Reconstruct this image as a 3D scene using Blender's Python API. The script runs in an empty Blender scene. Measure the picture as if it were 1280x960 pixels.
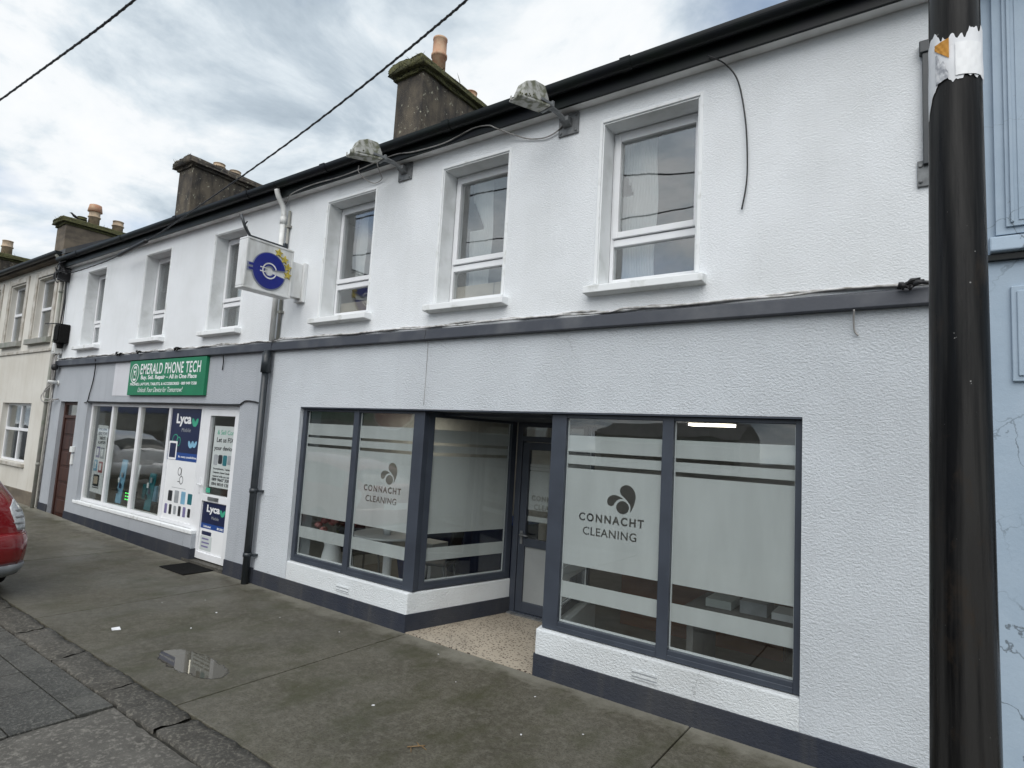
import bpy, bmesh, math, random
from mathutils import Vector, Matrix
from mathutils.bvhtree import BVHTree
R = math.radians
rnd = random.Random(7)
sc = bpy.context.scene
COL = sc.collection

# ------------------------------------------------------------------ camera
yaw, pit, rol = R(-35.5665), R(5.60425), R(3.32198)
dv = Vector((math.sin(yaw)*math.cos(pit), math.cos(yaw)*math.cos(pit), math.sin(pit)))
rv = Vector((math.cos(yaw), -math.sin(yaw), 0))
uv = rv.cross(dv)
rv, uv = rv*math.cos(rol)+uv*math.sin(rol), -rv*math.sin(rol)+uv*math.cos(rol)
cd = bpy.data.cameras.new('camera')
cam = bpy.data.objects.new('camera', cd)
COL.objects.link(cam)
cam.matrix_world = Matrix(((rv.x, uv.x, -dv.x, 0), (rv.y, uv.y, -dv.y, -4.3), (rv.z, uv.z, -dv.z, 1.8619), (0, 0, 0, 1)))
cd.sensor_width = 36
cd.lens = 747.64/1280*36
cd.clip_start = .05
cd.clip_end = 600
sc.camera = cam

# ------------------------------------------------------------------ sky, sun, exposure
SUN_EL, SUN_AZ = 47, 158          # azimuth of the sun measured from +y towards +x
w = bpy.data.worlds.new('World')
sc.world = w
w.use_nodes = True
nt = w.node_tree
nt.nodes.clear()
N = nt.nodes.new
out = N('ShaderNodeOutputWorld')
bg = N('ShaderNodeBackground')
bg.inputs[1].default_value = .1
sky = N('ShaderNodeTexSky')
sky.sky_type = 'NISHITA'
sky.sun_disc = False
sky.sun_elevation = R(SUN_EL)
sky.sun_rotation = R(SUN_AZ)
tc = N('ShaderNodeTexCoord')
sep = N('ShaderNodeSeparateXYZ')
nt.links.new(tc.outputs['Generated'], sep.inputs[0])
add = N('ShaderNodeMath'); add.operation = 'ADD'; add.inputs[1].default_value = .22
nt.links.new(sep.outputs[2], add.inputs[0])
mx = N('ShaderNodeMath'); mx.operation = 'MAXIMUM'; mx.inputs[1].default_value = .05
nt.links.new(add.outputs[0], mx.inputs[0])
dx = N('ShaderNodeMath'); dx.operation = 'DIVIDE'
dy = N('ShaderNodeMath'); dy.operation = 'DIVIDE'
nt.links.new(sep.outputs[0], dx.inputs[0]); nt.links.new(mx.outputs[0], dx.inputs[1])
nt.links.new(sep.outputs[1], dy.inputs[0]); nt.links.new(mx.outputs[0], dy.inputs[1])
cmb = N('ShaderNodeCombineXYZ')
nt.links.new(dx.outputs[0], cmb.inputs[0]); nt.links.new(dy.outputs[0], cmb.inputs[1])
def wnoise(scale, detail, rough, off, dist=0):
    n = N('ShaderNodeTexNoise')
    n.inputs['Scale'].default_value = scale
    n.inputs['Detail'].default_value = detail
    n.inputs['Roughness'].default_value = rough
    n.inputs['Distortion'].default_value = dist
    mp = N('ShaderNodeMapping'); mp.inputs['Location'].default_value = off
    nt.links.new(cmb.outputs[0], mp.inputs[0]); nt.links.new(mp.outputs[0], n.inputs[0])
    return n
def wramp(src, stops):
    r = N('ShaderNodeValToRGB')
    r.color_ramp.elements[0].position = stops[0][0]; r.color_ramp.elements[0].color = (*stops[0][1], 1)
    r.color_ramp.elements[1].position = stops[-1][0]; r.color_ramp.elements[1].color = (*stops[-1][1], 1)
    for p, c in stops[1:-1]:
        e = r.color_ramp.elements.new(p); e.color = (*c, 1)
    nt.links.new(src, r.inputs[0])
    return r
n1 = wnoise(2.1, 10, .6, (3.1, 1.7, 0), .35)
shade = wramp(n1.outputs[0], [(.32, (2.2, 2.65, 3.1)), (.43, (3.2, 3.7, 4.15)), (.51, (4.4, 4.85, 5.2)), (.58, (5.5, 5.7, 5.85)), (.70, (6.0, 6.05, 6.1))])
n2 = wnoise(.62, 7, .55, (8.6, 4.4, 0), .3)
cover = wramp(n2.outputs[0], [(.34, (0, 0, 0)), (.47, (1, 1, 1))])
mixs = N('ShaderNodeMix'); mixs.data_type = 'RGBA'
nt.links.new(cover.outputs[0], mixs.inputs[0])
nt.links.new(sky.outputs[0], mixs.inputs[6]); nt.links.new(shade.outputs[0], mixs.inputs[7])
nt.links.new(mixs.outputs[2], bg.inputs[0])
nt.links.new(bg.outputs[0], out.inputs[0])

sl = bpy.data.lights.new('sun', 'SUN')
sl.energy = 1.5
sl.angle = R(62)
sl.color = (1, .975, .94)
sun = bpy.data.objects.new('sun', sl)
COL.objects.link(sun)
sdir = Vector((math.sin(R(SUN_AZ))*math.cos(R(SUN_EL)), math.cos(R(SUN_AZ))*math.cos(R(SUN_EL)), math.sin(R(SUN_EL))))
sun.rotation_euler = sdir.to_track_quat('Z', 'Y').to_euler()
sun.location = (0, -10, 20)
vs = sc.view_settings
vs.view_transform = 'Standard'; vs.look = 'None'; vs.gamma = 1; vs.use_curve_mapping = False
vs.exposure = .76
sc.cycles.max_bounces = 9
sc.cycles.transparent_max_bounces = 16
sc.cycles.caustics_reflective = False
sc.cycles.caustics_refractive = False

# ------------------------------------------------------------------ materials
def node_mat(name):
    m = bpy.data.materials.new(name)
    m.use_nodes = True
    t = m.node_tree
    b = t.nodes['Principled BSDF']
    co = t.nodes.new('ShaderNodeTexCoord')
    return m, t, b, co
def noise(t, co, scale, detail=6, rough=.55, stretch=(1, 1, 1), dist=0, src='Object'):
    n = t.nodes.new('ShaderNodeTexNoise')
    n.inputs['Scale'].default_value = scale
    n.inputs['Detail'].default_value = detail
    n.inputs['Roughness'].default_value = rough
    n.inputs['Distortion'].default_value = dist
    mp = t.nodes.new('ShaderNodeMapping'); mp.inputs['Scale'].default_value = stretch
    t.links.new(co.outputs[src], mp.inputs[0]); t.links.new(mp.outputs[0], n.inputs[0])
    return n.outputs[0]
def ramp(t, src, stops):
    r = t.nodes.new('ShaderNodeValToRGB')
    e = r.color_ramp.elements
    f = lambda c: (c, c, c, 1) if not hasattr(c, '__len__') else (*c, 1)
    e[0].position = stops[0][0]; e[0].color = f(stops[0][1])
    e[1].position = stops[-1][0]; e[1].color = f(stops[-1][1])
    for p, c in stops[1:-1]:
        q = e.new(p); q.color = f(c)
    t.links.new(src, r.inputs[0])
    return r.outputs[0]
def mixc(t, fac, a, b, mode='MIX'):
    m = t.nodes.new('ShaderNodeMix'); m.data_type = 'RGBA'; m.blend_type = mode
    for i, v in ((0, fac), (6, a), (7, b)):
        if isinstance(v, (int, float)): m.inputs[i].default_value = v
        elif isinstance(v, tuple): m.inputs[i].default_value = (*v, 1)
        else: t.links.new(v, m.inputs[i])
    return m.outputs[2]
def bumpn(t, b, h, strength, dist, prev=None):
    n = t.nodes.new('ShaderNodeBump')
    n.inputs['Strength'].default_value = strength
    n.inputs['Distance'].default_value = dist
    t.links.new(h, n.inputs['Height'])
    if prev is not None: t.links.new(prev, n.inputs['Normal'])
    t.links.new(n.outputs[0], b.inputs['Normal'])
    return n.outputs[0]
def pm(name, c, rough=.6, c2=None, scale=7, lo=.4, hi=.65, bump=0, bscale=80, bdist=.004, metal=0, spec=.5, stretch=(1, 1, 1), rvar=0, coat=0):
    m, t, b, co = node_mat(name)
    if c2 is None: c2 = tuple(x*.78 for x in c)
    n = noise(t, co, scale, stretch=stretch)
    t.links.new(mixc(t, ramp(t, n, [(lo, 0.), (hi, 1.)]), c, c2), b.inputs['Base Color'])
    b.inputs['Roughness'].default_value = rough
    if rvar:
        t.links.new(ramp(t, n, [(.3, max(rough-rvar, .02)), (.7, min(rough+rvar, 1))]), b.inputs['Roughness'])
    b.inputs['Metallic'].default_value = metal
    b.inputs['Specular IOR Level'].default_value = spec
    b.inputs['Coat Weight'].default_value = coat
    if bump: bumpn(t, b, noise(t, co, bscale, 5), bump, bdist)
    return m
def stucco(name, base, dirt, strength, bscale, bdist=.012, streak=.35):
    m, t, b, co = node_mat(name)
    big = ramp(t, noise(t, co, .9, 7, .6), [(.42, 0.), (.72, 1.)])
    st = ramp(t, noise(t, co, 2.2, 5, .6, (3.2, 1, .35)), [(.52, 0.), (.78, 1.)])
    sp = ramp(t, noise(t, co, 55, 3, .6), [(.68, 0.), (.76, 1.)])
    c = mixc(t, big, base, tuple(.55*x+.45*y for x, y in zip(base, dirt)))
    f = t.nodes.new('ShaderNodeMath'); f.operation = 'MULTIPLY'; f.inputs[1].default_value = streak
    t.links.new(st, f.inputs[0])
    c = mixc(t, f.outputs[0], c, dirt)
    g = t.nodes.new('ShaderNodeMath'); g.operation = 'MULTIPLY'; g.inputs[1].default_value = .35
    t.links.new(sp, g.inputs[0])
    c = mixc(t, g.outputs[0], c, dirt)
    # sparse hairline cracks
    vo = t.nodes.new('ShaderNodeTexVoronoi'); vo.feature = 'DISTANCE_TO_EDGE'; vo.inputs['Scale'].default_value = .75
    ns = t.nodes.new('ShaderNodeTexNoise'); ns.inputs['Scale'].default_value = 3; ns.inputs['Detail'].default_value = 7
    va = t.nodes.new('ShaderNodeVectorMath'); va.operation = 'MULTIPLY_ADD'; va.inputs[1].default_value = (.5, .5, .5)
    t.links.new(co.outputs['Object'], ns.inputs[0]); t.links.new(ns.outputs['Color'], va.inputs[0]); t.links.new(co.outputs['Object'], va.inputs[2]); t.links.new(va.outputs[0], vo.inputs[0])
    ck = t.nodes.new('ShaderNodeMath'); ck.operation = 'MULTIPLY'
    t.links.new(ramp(t, vo.outputs['Distance'], [(.0012, 1.), (.0035, 0.)]), ck.inputs[0]); t.links.new(ramp(t, noise(t, co, .8, 4), [(.56, 0.), (.66, .45)]), ck.inputs[1])
    c = mixc(t, ck.outputs[0], c, tuple(x*.45 for x in dirt))
    t.links.new(c, b.inputs['Base Color'])
    b.inputs['Roughness'].default_value = .85
    b.inputs['Specular IOR Level'].default_value = .25
    h1 = noise(t, co, bscale, 5, .68, (.72, .72, 1), .15)
    pt = ramp(t, noise(t, co, 1.6, 5, .6), [(.3, .6), (.7, 1.)])
    hm = t.nodes.new('ShaderNodeMath'); hm.operation = 'MULTIPLY'
    t.links.new(ramp(t, h1, [(.30, 0.), (.70, 1.)]), hm.inputs[0]); t.links.new(pt, hm.inputs[1])
    n1 = bumpn(t, b, hm.outputs[0], strength, bdist)
    bumpn(t, b, noise(t, co, bscale*3.3, 4, .6), strength*.7, bdist*.45, n1)
    return m
M = {}
M['stucco_up'] = stucco('white_roughcast', (.815, .84, .865), (.60, .62, .62), .75, 84, .0055, .17)
M['stucco_low'] = stucco('pale_grey_roughcast', (.67, .708, .748), (.52, .545, .57), 1.0, 70, .0085, .2)
M['stucco_white'] = stucco('white_roughcast_coarse', (.79, .825, .845), (.56, .57, .57), 1.0, 70, .0085, .2)
M['stucco_edge'] = stucco('smooth_grey_edge', (.65, .69, .73), (.5, .53, .55), .2, 60, .004, .2)
M['stucco_grey'] = stucco('grey_roughcast', (.44, .465, .50), (.31, .33, .36), .8, 60, .008, .35)
M['stucco_pale'] = stucco('pale_signboard_patch', (.64, .65, .69), (.5, .5, .52), .4, 34, .006, .3)
M['stucco_plinth'] = stucco('dark_slate_plinth', (.028, .033, .048), (.095, .092, .084), .6, 58, .009, .45)
M['cream'] = stucco('cream_render', (.66, .64, .59), (.42, .38, .31), .25, 60, .004, .35)
M['cream_trim'] = pm('cream_trim', (.54, .52, .48), .8, (.34, .31, .26), 5)
M['trim_white'] = pm('smooth_white_paint', (.81, .83, .84), .6, (.46, .47, .44), 7, .55, .78, .3, 60, .003)
M['reveal'] = pm('painted_reveal', (.78, .80, .81), .7, (.58, .60, .59), 4, .45, .75, .2, 60, .003)
M['upvc'] = pm('white_upvc', (.80, .81, .83), .35, (.70, .71, .72), 3, .45, .8)
M['anth'] = pm('anthracite_powder_coat', (.045, .054, .072), .4, (.036, .043, .058), 4)
M['band'] = pm('slate_band_paint', (.045, .050, .064), .55, (.10, .105, .115), 3, .5, .8, .25, 40, .004)
M['gutter'] = pm('black_gutter', (.005, .006, .009), .4, (.006, .010, .008), 3, spec=.25)
M['soffit'] = pm('soffit', (.74, .74, .74), .8, (.50, .50, .49), 2)
M['slate'] = pm('roof_slate', (.05, .052, .06), .6, (.08, .08, .075), 4)
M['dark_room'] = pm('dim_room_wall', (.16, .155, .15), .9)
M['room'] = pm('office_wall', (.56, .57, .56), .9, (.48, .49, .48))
M['room_floor'] = pm('grey_floor', (.20, .19, .175), .4, (.15, .14, .13))
M['rubber'] = pm('black_rubber', (.006, .006, .006), .85, (.011, .011, .011), 60, .4, .6, .5, 200, .004, spec=.15)
M['steel'] = pm('galvanised_steel', (.20, .21, .215), .55, (.11, .115, .12), 14, metal=.3)
M['oldmetal'] = pm('weathered_lamp_casing', (.40, .40, .375), .7, (.13, .135, .09), 16, .45, .62, .2, 60, .004)
M['moss'] = pm('moss', (.10, .10, .035), .95, (.035, .035, .02), 18, .35, .7, 1, 40, .02)
M['pot'] = pm('terracotta_pot', (.42, .20, .12), .85, (.50, .36, .24), 6, .35, .7, .3, 60, .005)
M['pot_pale'] = pm('buff_pot', (.50, .38, .26), .85, (.22, .18, .14), 7, .4, .75, .3, 60, .005)
M['cable'] = pm('black_cable', (.012, .012, .014), .5)
M['cable_grey'] = pm('grey_cable', (.34, .33, .32), .6, (.16, .15, .14), 8)
M['cable_white'] = pm('painted_cable', (.66, .66, .66), .7, (.26, .25, .23), 12)
M['pipe_white'] = pm('white_pipe', (.76, .77, .76), .5, (.56, .56, .54), 5)
M['pipe_dark'] = pm('dark_pipe', (.022, .028, .034), .35, (.035, .04, .045), 5)
M['pipe_old'] = pm('old_pipe', (.30, .29, .27), .7, (.20, .22, .18), 5)
M['mahog'] = pm('mahogany_stain', (.060, .022, .014), .45, (.030, .012, .009), 9, stretch=(1, 1, .15))
M['green'] = pm('green_sign', (.006, .19, .085), .45, (.006, .165, .075), 3)
M['white'] = pm('white_print', (.82, .83, .84), .5, (.78, .79, .80), 4)
M['paper'] = pm('paper', (.78, .79, .81), .7, (.70, .71, .73), 8)
M['navy'] = pm('navy_print', (.008, .014, .055), .4, (.010, .017, .06), 4)
M['royal'] = pm('royal_print', (.012, .06, .26), .4, (.012, .055, .23), 4)
M['mint'] = pm('mint_print', (.05, .38, .24), .5)
M['sky_print'] = pm('light_blue_print', (.22, .45, .62), .5)
M['greytxt'] = pm('grey_print', (.33, .35, .37), .6)
M['printgrey'] = pm('faded_print', (.62, .63, .65), .7, (.30, .31, .34), 60)
M['panelgrey'] = pm('satin_door_panel', (.30, .315, .315), .35, (.25, .265, .265), 2)
M['blacktxt'] = pm('black_print', (.02, .022, .026), .5)
M['purple'] = pm('violet_print', (.20, .18, .34), .5)
M['redprint'] = pm('red_print', (.34, .04, .05), .5)
M['euroblue'] = pm('sign_blue', (.008, .018, .23), .35, (.008, .016, .19), 5)
M['signwhite'] = pm('sign_acrylic', (.72, .73, .73), .4, (.44, .44, .41), 5, .52, .78, stretch=(1, 1, .3))
M['signgrey'] = pm('sign_outline', (.24, .26, .34), .5)
M['star'] = pm('sign_yellow', (.55, .44, .07), .5, (.32, .25, .05), 30)
M['wood'] = pm('desk_wood', (.20, .075, .03), .45, (.13, .045, .02), 8, stretch=(.2, 1, 1))
M['beige'] = pm('pale_board', (.52, .44, .34), .7, (.46, .38, .29), 5)
M['blue_plastic'] = pm('blue_plastic', (.02, .06, .30), .4)
M['teal'] = pm('teal_print', (.02, .16, .19), .5)
M['pink'] = pm('pink_petals', (.50, .24, .22), .7, (.34, .12, .12), 20)
M['leafgreen'] = pm('dull_leaf', (.05, .09, .035), .7, (.09, .10, .04), 14)
M['redpaint'] = pm('red_car_paint', (.20, .004, .008), .25, (.19, .004, .007), 3, coat=1)
M['silver'] = pm('silver_car_paint', (.66, .67, .69), .3, (.62, .63, .65), 3, metal=.2, coat=1)
M['lamp_lens'] = pm('clear_lamp_lens', (.55, .57, .58), .12, (.40, .42, .44), 30, spec=.8)
M['carglass'] = pm('car_glass', (.010, .012, .014), .05, (.012, .014, .016), 3, spec=.6)
M['blackplastic'] = pm('black_plastic', (.018, .018, .019), .6)
M['alloy'] = pm('alloy_rim', (.35, .35, .36), .35, metal=.8)
M['orange'] = pm('orange_paper', (.55, .25, .03), .7)
M['twig'] = pm('dead_leaf', (.20, .13, .06), .8)
M['brick'] = pm('far_brick', (.20, .10, .07), .85, (.14, .08, .06), 3)
M['far_grey'] = pm('far_render', (.36, .36, .35), .85, (.28, .28, .27), 2)
M['far_green'] = pm('far_fascia_green', (.02, .13, .06), .6)
M['skin_bird'] = pm('black_plumage', (.012, .012, .014), .6)

m, t, b, co = node_mat('chimney_render')
c = mixc(t, ramp(t, noise(t, co, 3.5, 8, .65, (1, 1, .55)), [(.38, 0.), (.62, 1.)]), (.125, .104, .077), (.038, .034, .031))
c = mixc(t, ramp(t, noise(t, co, 13, 4, .6), [(.63, 0.), (.68, 1.)]), c, (.32, .31, .24))
c = mixc(t, ramp(t, noise(t, co, 2, 5, .6, (2.5, 2.5, .4)), [(.5, 0.), (.7, .7)]), c, (.020, .019, .020))
t.links.new(c, b.inputs['Base Color']); b.inputs['Roughness'].default_value = .95
bumpn(t, b, noise(t, co, 60, 5), .8, .015)
M['chimney'] = m
m, t, b, co = node_mat('brown_chimney_render')
c = mixc(t, ramp(t, noise(t, co, 1.6, 8, .65, (1, 1, 2)), [(.38, 0.), (.62, 1.)]), (.17, .14, .105), (.09, .075, .06))
t.links.new(c, b.inputs['Base Color']); b.inputs['Roughness'].default_value = .95
bumpn(t, b, noise(t, co, 40, 5), .6, .015)
M['chimney_brown'] = m

# clear glass: fresnel mix of a mirror coat and straight-through
def glassmat(name, tint, ior=1.55, rough=0.0):
    m = bpy.data.materials.new(name); m.use_nodes = True
    t = m.node_tree; t.nodes.clear()
    o = t.nodes.new('ShaderNodeOutputMaterial')
    tr = t.nodes.new('ShaderNodeBsdfTransparent'); tr.inputs[0].default_value = (*tint, 1)
    gl = t.nodes.new('ShaderNodeBsdfGlossy'); gl.inputs['Roughness'].default_value = rough
    fr = t.nodes.new('ShaderNodeFresnel')
    ge = t.nodes.new('ShaderNodeNewGeometry')
    io = t.nodes.new('ShaderNodeMix'); io.data_type = 'FLOAT'
    t.links.new(ge.outputs['Backfacing'], io.inputs[0]); io.inputs[2].default_value = ior; io.inputs[3].default_value = 1/ior
    t.links.new(io.outputs[0], fr.inputs[0])
    co = t.nodes.new('ShaderNodeTexCoord')
    h = noise(t, co, 1.3, 2)
    bp_ = t.nodes.new('ShaderNodeBump'); bp_.inputs['Strength'].default_value = .06; bp_.inputs['Distance'].default_value = .05
    t.links.new(h, bp_.inputs['Height']); t.links.new(bp_.outputs[0], gl.inputs['Normal'])
    mi = t.nodes.new('ShaderNodeMixShader')
    t.links.new(fr.outputs[0], mi.inputs[0]); t.links.new(tr.outputs[0], mi.inputs[1]); t.links.new(gl.outputs[0], mi.inputs[2])
    t.links.new(mi.outputs[0], o.inputs[0])
    return m
M['glass'] = glassmat('window_glass', (.93, .95, .945), 1.78)
M['glass_up'] = glassmat('upper_window_glass', (.92, .94, .94), 2.75)
def filmmat(name, c, transp):
    m = bpy.data.materials.new(name); m.use_nodes = True
    t = m.node_tree; t.nodes.clear()
    o = t.nodes.new('ShaderNodeOutputMaterial')
    co = t.nodes.new('ShaderNodeTexCoord')
    col = mixc(t, ramp(t, noise(t, co, 2.5, 6, .6, (2, 1, .4)), [(.35, 0.), (.7, 1.)]), c, tuple(x*.86 for x in c))
    d = t.nodes.new('ShaderNodeBsdfDiffuse'); l = t.nodes.new('ShaderNodeBsdfTranslucent'); p = t.nodes.new('ShaderNodeBsdfTransparent')
    t.links.new(col, d.inputs[0]); t.links.new(col, l.inputs[0])
    a = t.nodes.new('ShaderNodeMixShader'); a.inputs[0].default_value = .22
    t.links.new(d.outputs[0], a.inputs[1]); t.links.new(l.outputs[0], a.inputs[2])
    e = t.nodes.new('ShaderNodeMixShader'); e.inputs[0].default_value = transp
    t.links.new(a.outputs[0], e.inputs[1]); t.links.new(p.outputs[0], e.inputs[2])
    t.links.new(e.outputs[0], o.inputs[0])
    return m
M['film'] = filmmat('frosted_film', (.80, .815, .82), .05)
M['net'] = filmmat('net_curtain', (.86, .87, .87), .08)
M['sheet'] = filmmat('printed_window_sheet', (.68, .73, .72), .1)
def emit(name, c, s):
    m = bpy.data.materials.new(name); m.use_nodes = True
    b = m.node_tree.nodes['Principled BSDF']
    b.inputs['Base Color'].default_value = (*c, 1)
    b.inputs['Emission Color'].default_value = (*c, 1); b.inputs['Emission Strength'].default_value = s
    return m
M['tube'] = emit('lit_tube', (1, .90, .74), 3)
M['neon_y'] = emit('neon_yellow', (1, .85, .1), 1.2)
M['neon_p'] = emit('neon_magenta', (.55, .12, .6), .8)
M['led'] = emit('green_led', (.1, 1, .15), 1.5)

# pavement concrete, damp
m, t, b, co = node_mat('damp_concrete')
geo = t.nodes.new('ShaderNodeNewGeometry')
c = mixc(t, ramp(t, noise(t, co, 1.1, 8, .62), [(.36, 0.), (.66, 1.)]), (.088, .080, .060), (.150, .138, .108))
c = mixc(t, ramp(t, noise(t, co, 62, 5, .75), [(.44, 0.), (.62, .85)]), c, (.052, .049, .036))
c = mixc(t, ramp(t, noise(t, co, 17, 7, .75), [(.46, 0.), (.66, .55)]), c, (.20, .19, .155))
c = mixc(t, ramp(t, noise(t, co, 3.1, 7, .7, (1, .6, 1)), [(.48, 0.), (.66, .8)]), c, (.060, .060, .032))
c = mixc(t, ramp(t, noise(t, co, 26, 2, .5), [(.74, 0.), (.76, .5)]), c, (.17, .165, .15))
sx = t.nodes.new('ShaderNodeSeparateXYZ'); t.links.new(co.outputs['Object'], sx.inputs[0])
# pale dried silt along the foot of the wall
ym = t.nodes.new('ShaderNodeMath'); ym.operation = 'MULTIPLY_ADD'; ym.inputs[1].default_value = .7; ym.inputs[2].default_value = -.33
t.links.new(noise(t, co, 3.4, 6, .7), ym.inputs[0])
ya = t.nodes.new('ShaderNodeMath'); ya.operation = 'ADD'; t.links.new(sx.outputs[1], ya.inputs[0]); t.links.new(ym.outputs[0], ya.inputs[1])
mr = t.nodes.new('ShaderNodeMapRange'); mr.inputs[1].default_value = -.20; mr.inputs[2].default_value = -.02
t.links.new(ya.outputs[0], mr.inputs[0])
ms = t.nodes.new('ShaderNodeMath'); ms.operation = 'MULTIPLY'; ms.inputs[1].default_value = .75
t.links.new(mr.outputs[0], ms.inputs[0])
c = mixc(t, ms.outputs[0], c, (.25, .24, .20))
c = mixc(t, geo.outputs['Random Per Island'], c, mixc(t, .22, c, (.03, .03, .026)))
t.links.new(c, b.inputs['Base Color'])
t.links.new(ramp(t, noise(t, co, .8, 6, .6), [(.36, .32), (.62, .68)]), b.inputs['Roughness'])
b.inputs['Specular IOR Level'].default_value = .22
bumpn(t, b, noise(t, co, 70, 6, .8), .5, .005)
M['pave'] = m
def flagmat(name, c1, c2, r1, r2, fine):
    m, t, b, co = node_mat(name)
    geo = t.nodes.new('ShaderNodeNewGeometry')
    c = mixc(t, geo.outputs['Random Per Island'], c1, c2)
    c = mixc(t, ramp(t, noise(t, co, 4, 8, .65), [(.4, 0.), (.68, .8)]), c, tuple(x*.55 for x in c1))
    c = mixc(t, ramp(t, noise(t, co, fine, 3, .7), [(.5, 0.), (.66, .7)]), c, tuple(min(x*2.1, 1) for x in c2))
    t.links.new(c, b.inputs['Base Color'])
    t.links.new(ramp(t, noise(t, co, 2, 6), [(.35, r1), (.65, r2)]), b.inputs['Roughness'])
    bumpn(t, b, noise(t, co, fine*.55, 7, .75), .8, .014)
    return m
M['flag'] = flagmat('slate_flag', (.042, .042, .037), (.085, .083, .073), .3, .65, 55)
M['kerb'] = flagmat('worn_granite_kerb', (.052, .048, .040), (.085, .079, .066), .5, .9, 42)
M['apron'] = flagmat('coarse_concrete', (.098, .092, .080), (.115, .108, .094), .7, .95, 34)
M['asphalt'] = flagmat('asphalt', (.045, .045, .045), (.06, .06, .058), .6, .9, 120)
M['bed'] = pm('joint_dirt', (.014, .013, .010), .95, (.03, .028, .02), 30)
m, t, b, co = node_mat('speckled_tile')
vo = t.nodes.new('ShaderNodeTexVoronoi'); vo.inputs['Scale'].default_value = 36
vo.inputs['Randomness'].default_value = 1
mp = t.nodes.new('ShaderNodeMapping'); mp.inputs['Scale'].default_value = (.8, 1.2, 1); mp.inputs['Rotation'].default_value = (0, 0, .6)
t.links.new(co.outputs['Object'], mp.inputs[0]); t.links.new(mp.outputs[0], vo.inputs[0])
spk = ramp(t, vo.outputs['Distance'], [(.27, 1.), (.32, 0.)])
vo2 = t.nodes.new('ShaderNodeTexVoronoi'); vo2.inputs['Scale'].default_value = 27
t.links.new(co.outputs['Object'], vo2.inputs[0])
spk2 = ramp(t, vo2.outputs['Distance'], [(.2, .95), (.24, 0.)])
c = mixc(t, ramp(t, noise(t, co, 3, 6), [(.4, 0.), (.7, 1.)]), (.45, .395, .315), (.36, .315, .25))
c = mixc(t, spk, c, (.075, .05, .04)); c = mixc(t, spk2, c, (.055, .045, .04))
t.links.new(c, b.inputs['Base Color']); b.inputs['Roughness'].default_value = .45
M['tile'] = m
m, t, b, co = node_mat('puddle_water')
b.inputs['Base Color'].default_value = (.082, .075, .058, 1); b.inputs['Roughness'].default_value = .01; b.inputs['IOR'].default_value = 1.4
mp = t.nodes.new('ShaderNodeMapping'); mp.inputs['Rotation'].default_value = (0, 0, R(-8)); mp.inputs['Scale'].default_value = (1/.44, 1/.155, 0)
ln = t.nodes.new('ShaderNodeVectorMath'); ln.operation = 'LENGTH'
t.links.new(co.outputs['Object'], mp.inputs[0]); t.links.new(mp.outputs[0], ln.inputs[0])
ad = t.nodes.new('ShaderNodeMath'); ad.operation = 'MULTIPLY_ADD'; ad.inputs[1].default_value = .8
t.links.new(noise(t, co, 6, 4, .55), ad.inputs[0]); t.links.new(ln.outputs['Value'], ad.inputs[2])
dv2 = t.nodes.new('ShaderNodeMath'); dv2.operation = 'MULTIPLY'; dv2.inputs[1].default_value = .5
t.links.new(ad.outputs[0], dv2.inputs[0])
t.links.new(ramp(t, dv2.outputs[0], [(.66, 1.), (.70, 0.)]), b.inputs['Alpha'])
M['puddle'] = m
m, t, b, co = node_mat('old_black_pole_paint')
c = mixc(t, ramp(t, noise(t, co, 14, 6, .6, (1, 1, .04)), [(.42, 0.), (.58, 1.)]), (.0015, .0015, .002), (.026, .025, .024))
c = mixc(t, ramp(t, noise(t, co, 7, 7, .7, (1, 1, .5)), [(.55, 0.), (.72, .7)]), c, (.034, .024, .016))
c = mixc(t, ramp(t, noise(t, co, 60, 2, .5), [(.76, 0.), (.78, .8)]), c, (.3, .3, .29))
t.links.new(c, b.inputs['Base Color'])
t.links.new(ramp(t, noise(t, co, 14, 5, .6, (1, 1, .08)), [(.35, .16), (.65, .5)]), b.inputs['Roughness'])
b.inputs['Specular IOR Level'].default_value = .16
bumpn(t, b, noise(t, co, 22, 5, .6, (1, 1, .12)), .35, .006)
M['pole'] = m
m, t, b, co = node_mat('flaking_blue_paint')
c = mixc(t, ramp(t, noise(t, co, 1.8, 7, .6), [(.35, 0.), (.68, 1.)]), (.37, .455, .545), (.30, .385, .475))
vo = t.nodes.new('ShaderNodeTexVoronoi'); vo.feature = 'DISTANCE_TO_EDGE'; vo.inputs['Scale'].default_value = 2.3
ns = t.nodes.new('ShaderNodeTexNoise'); ns.inputs['Scale'].default_value = 5; ns.inputs['Detail'].default_value = 6
t.links.new(co.outputs['Object'], ns.inputs[0])
va = t.nodes.new('ShaderNodeVectorMath'); va.operation = 'MULTIPLY_ADD'; va.inputs[1].default_value = (.35, .35, .35)
t.links.new(ns.outputs['Color'], va.inputs[0]); t.links.new(co.outputs['Object'], va.inputs[2]); t.links.new(va.outputs[0], vo.inputs[0])
crk = ramp(t, vo.outputs['Distance'], [(.004, 1.), (.012, 0.)])
cm = t.nodes.new('ShaderNodeMath'); cm.operation = 'MULTIPLY'
t.links.new(crk, cm.inputs[0]); t.links.new(ramp(t, noise(t, co, 1.2, 4), [(.44, 0.), (.58, .8)]), cm.inputs[1])
c = mixc(t, cm.outputs[0], c, (.09, .11, .13))
c = mixc(t, ramp(t, noise(t, co, 16, 6, .7), [(.66, 0.), (.72, .7)]), c, (.20, .24, .28))
t.links.new(c, b.inputs['Base Color']); b.inputs['Roughness'].default_value = .7
bumpn(t, b, noise(t, co, 30, 6, .7), .35, .006)
M['bluepaint'] = m

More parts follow.
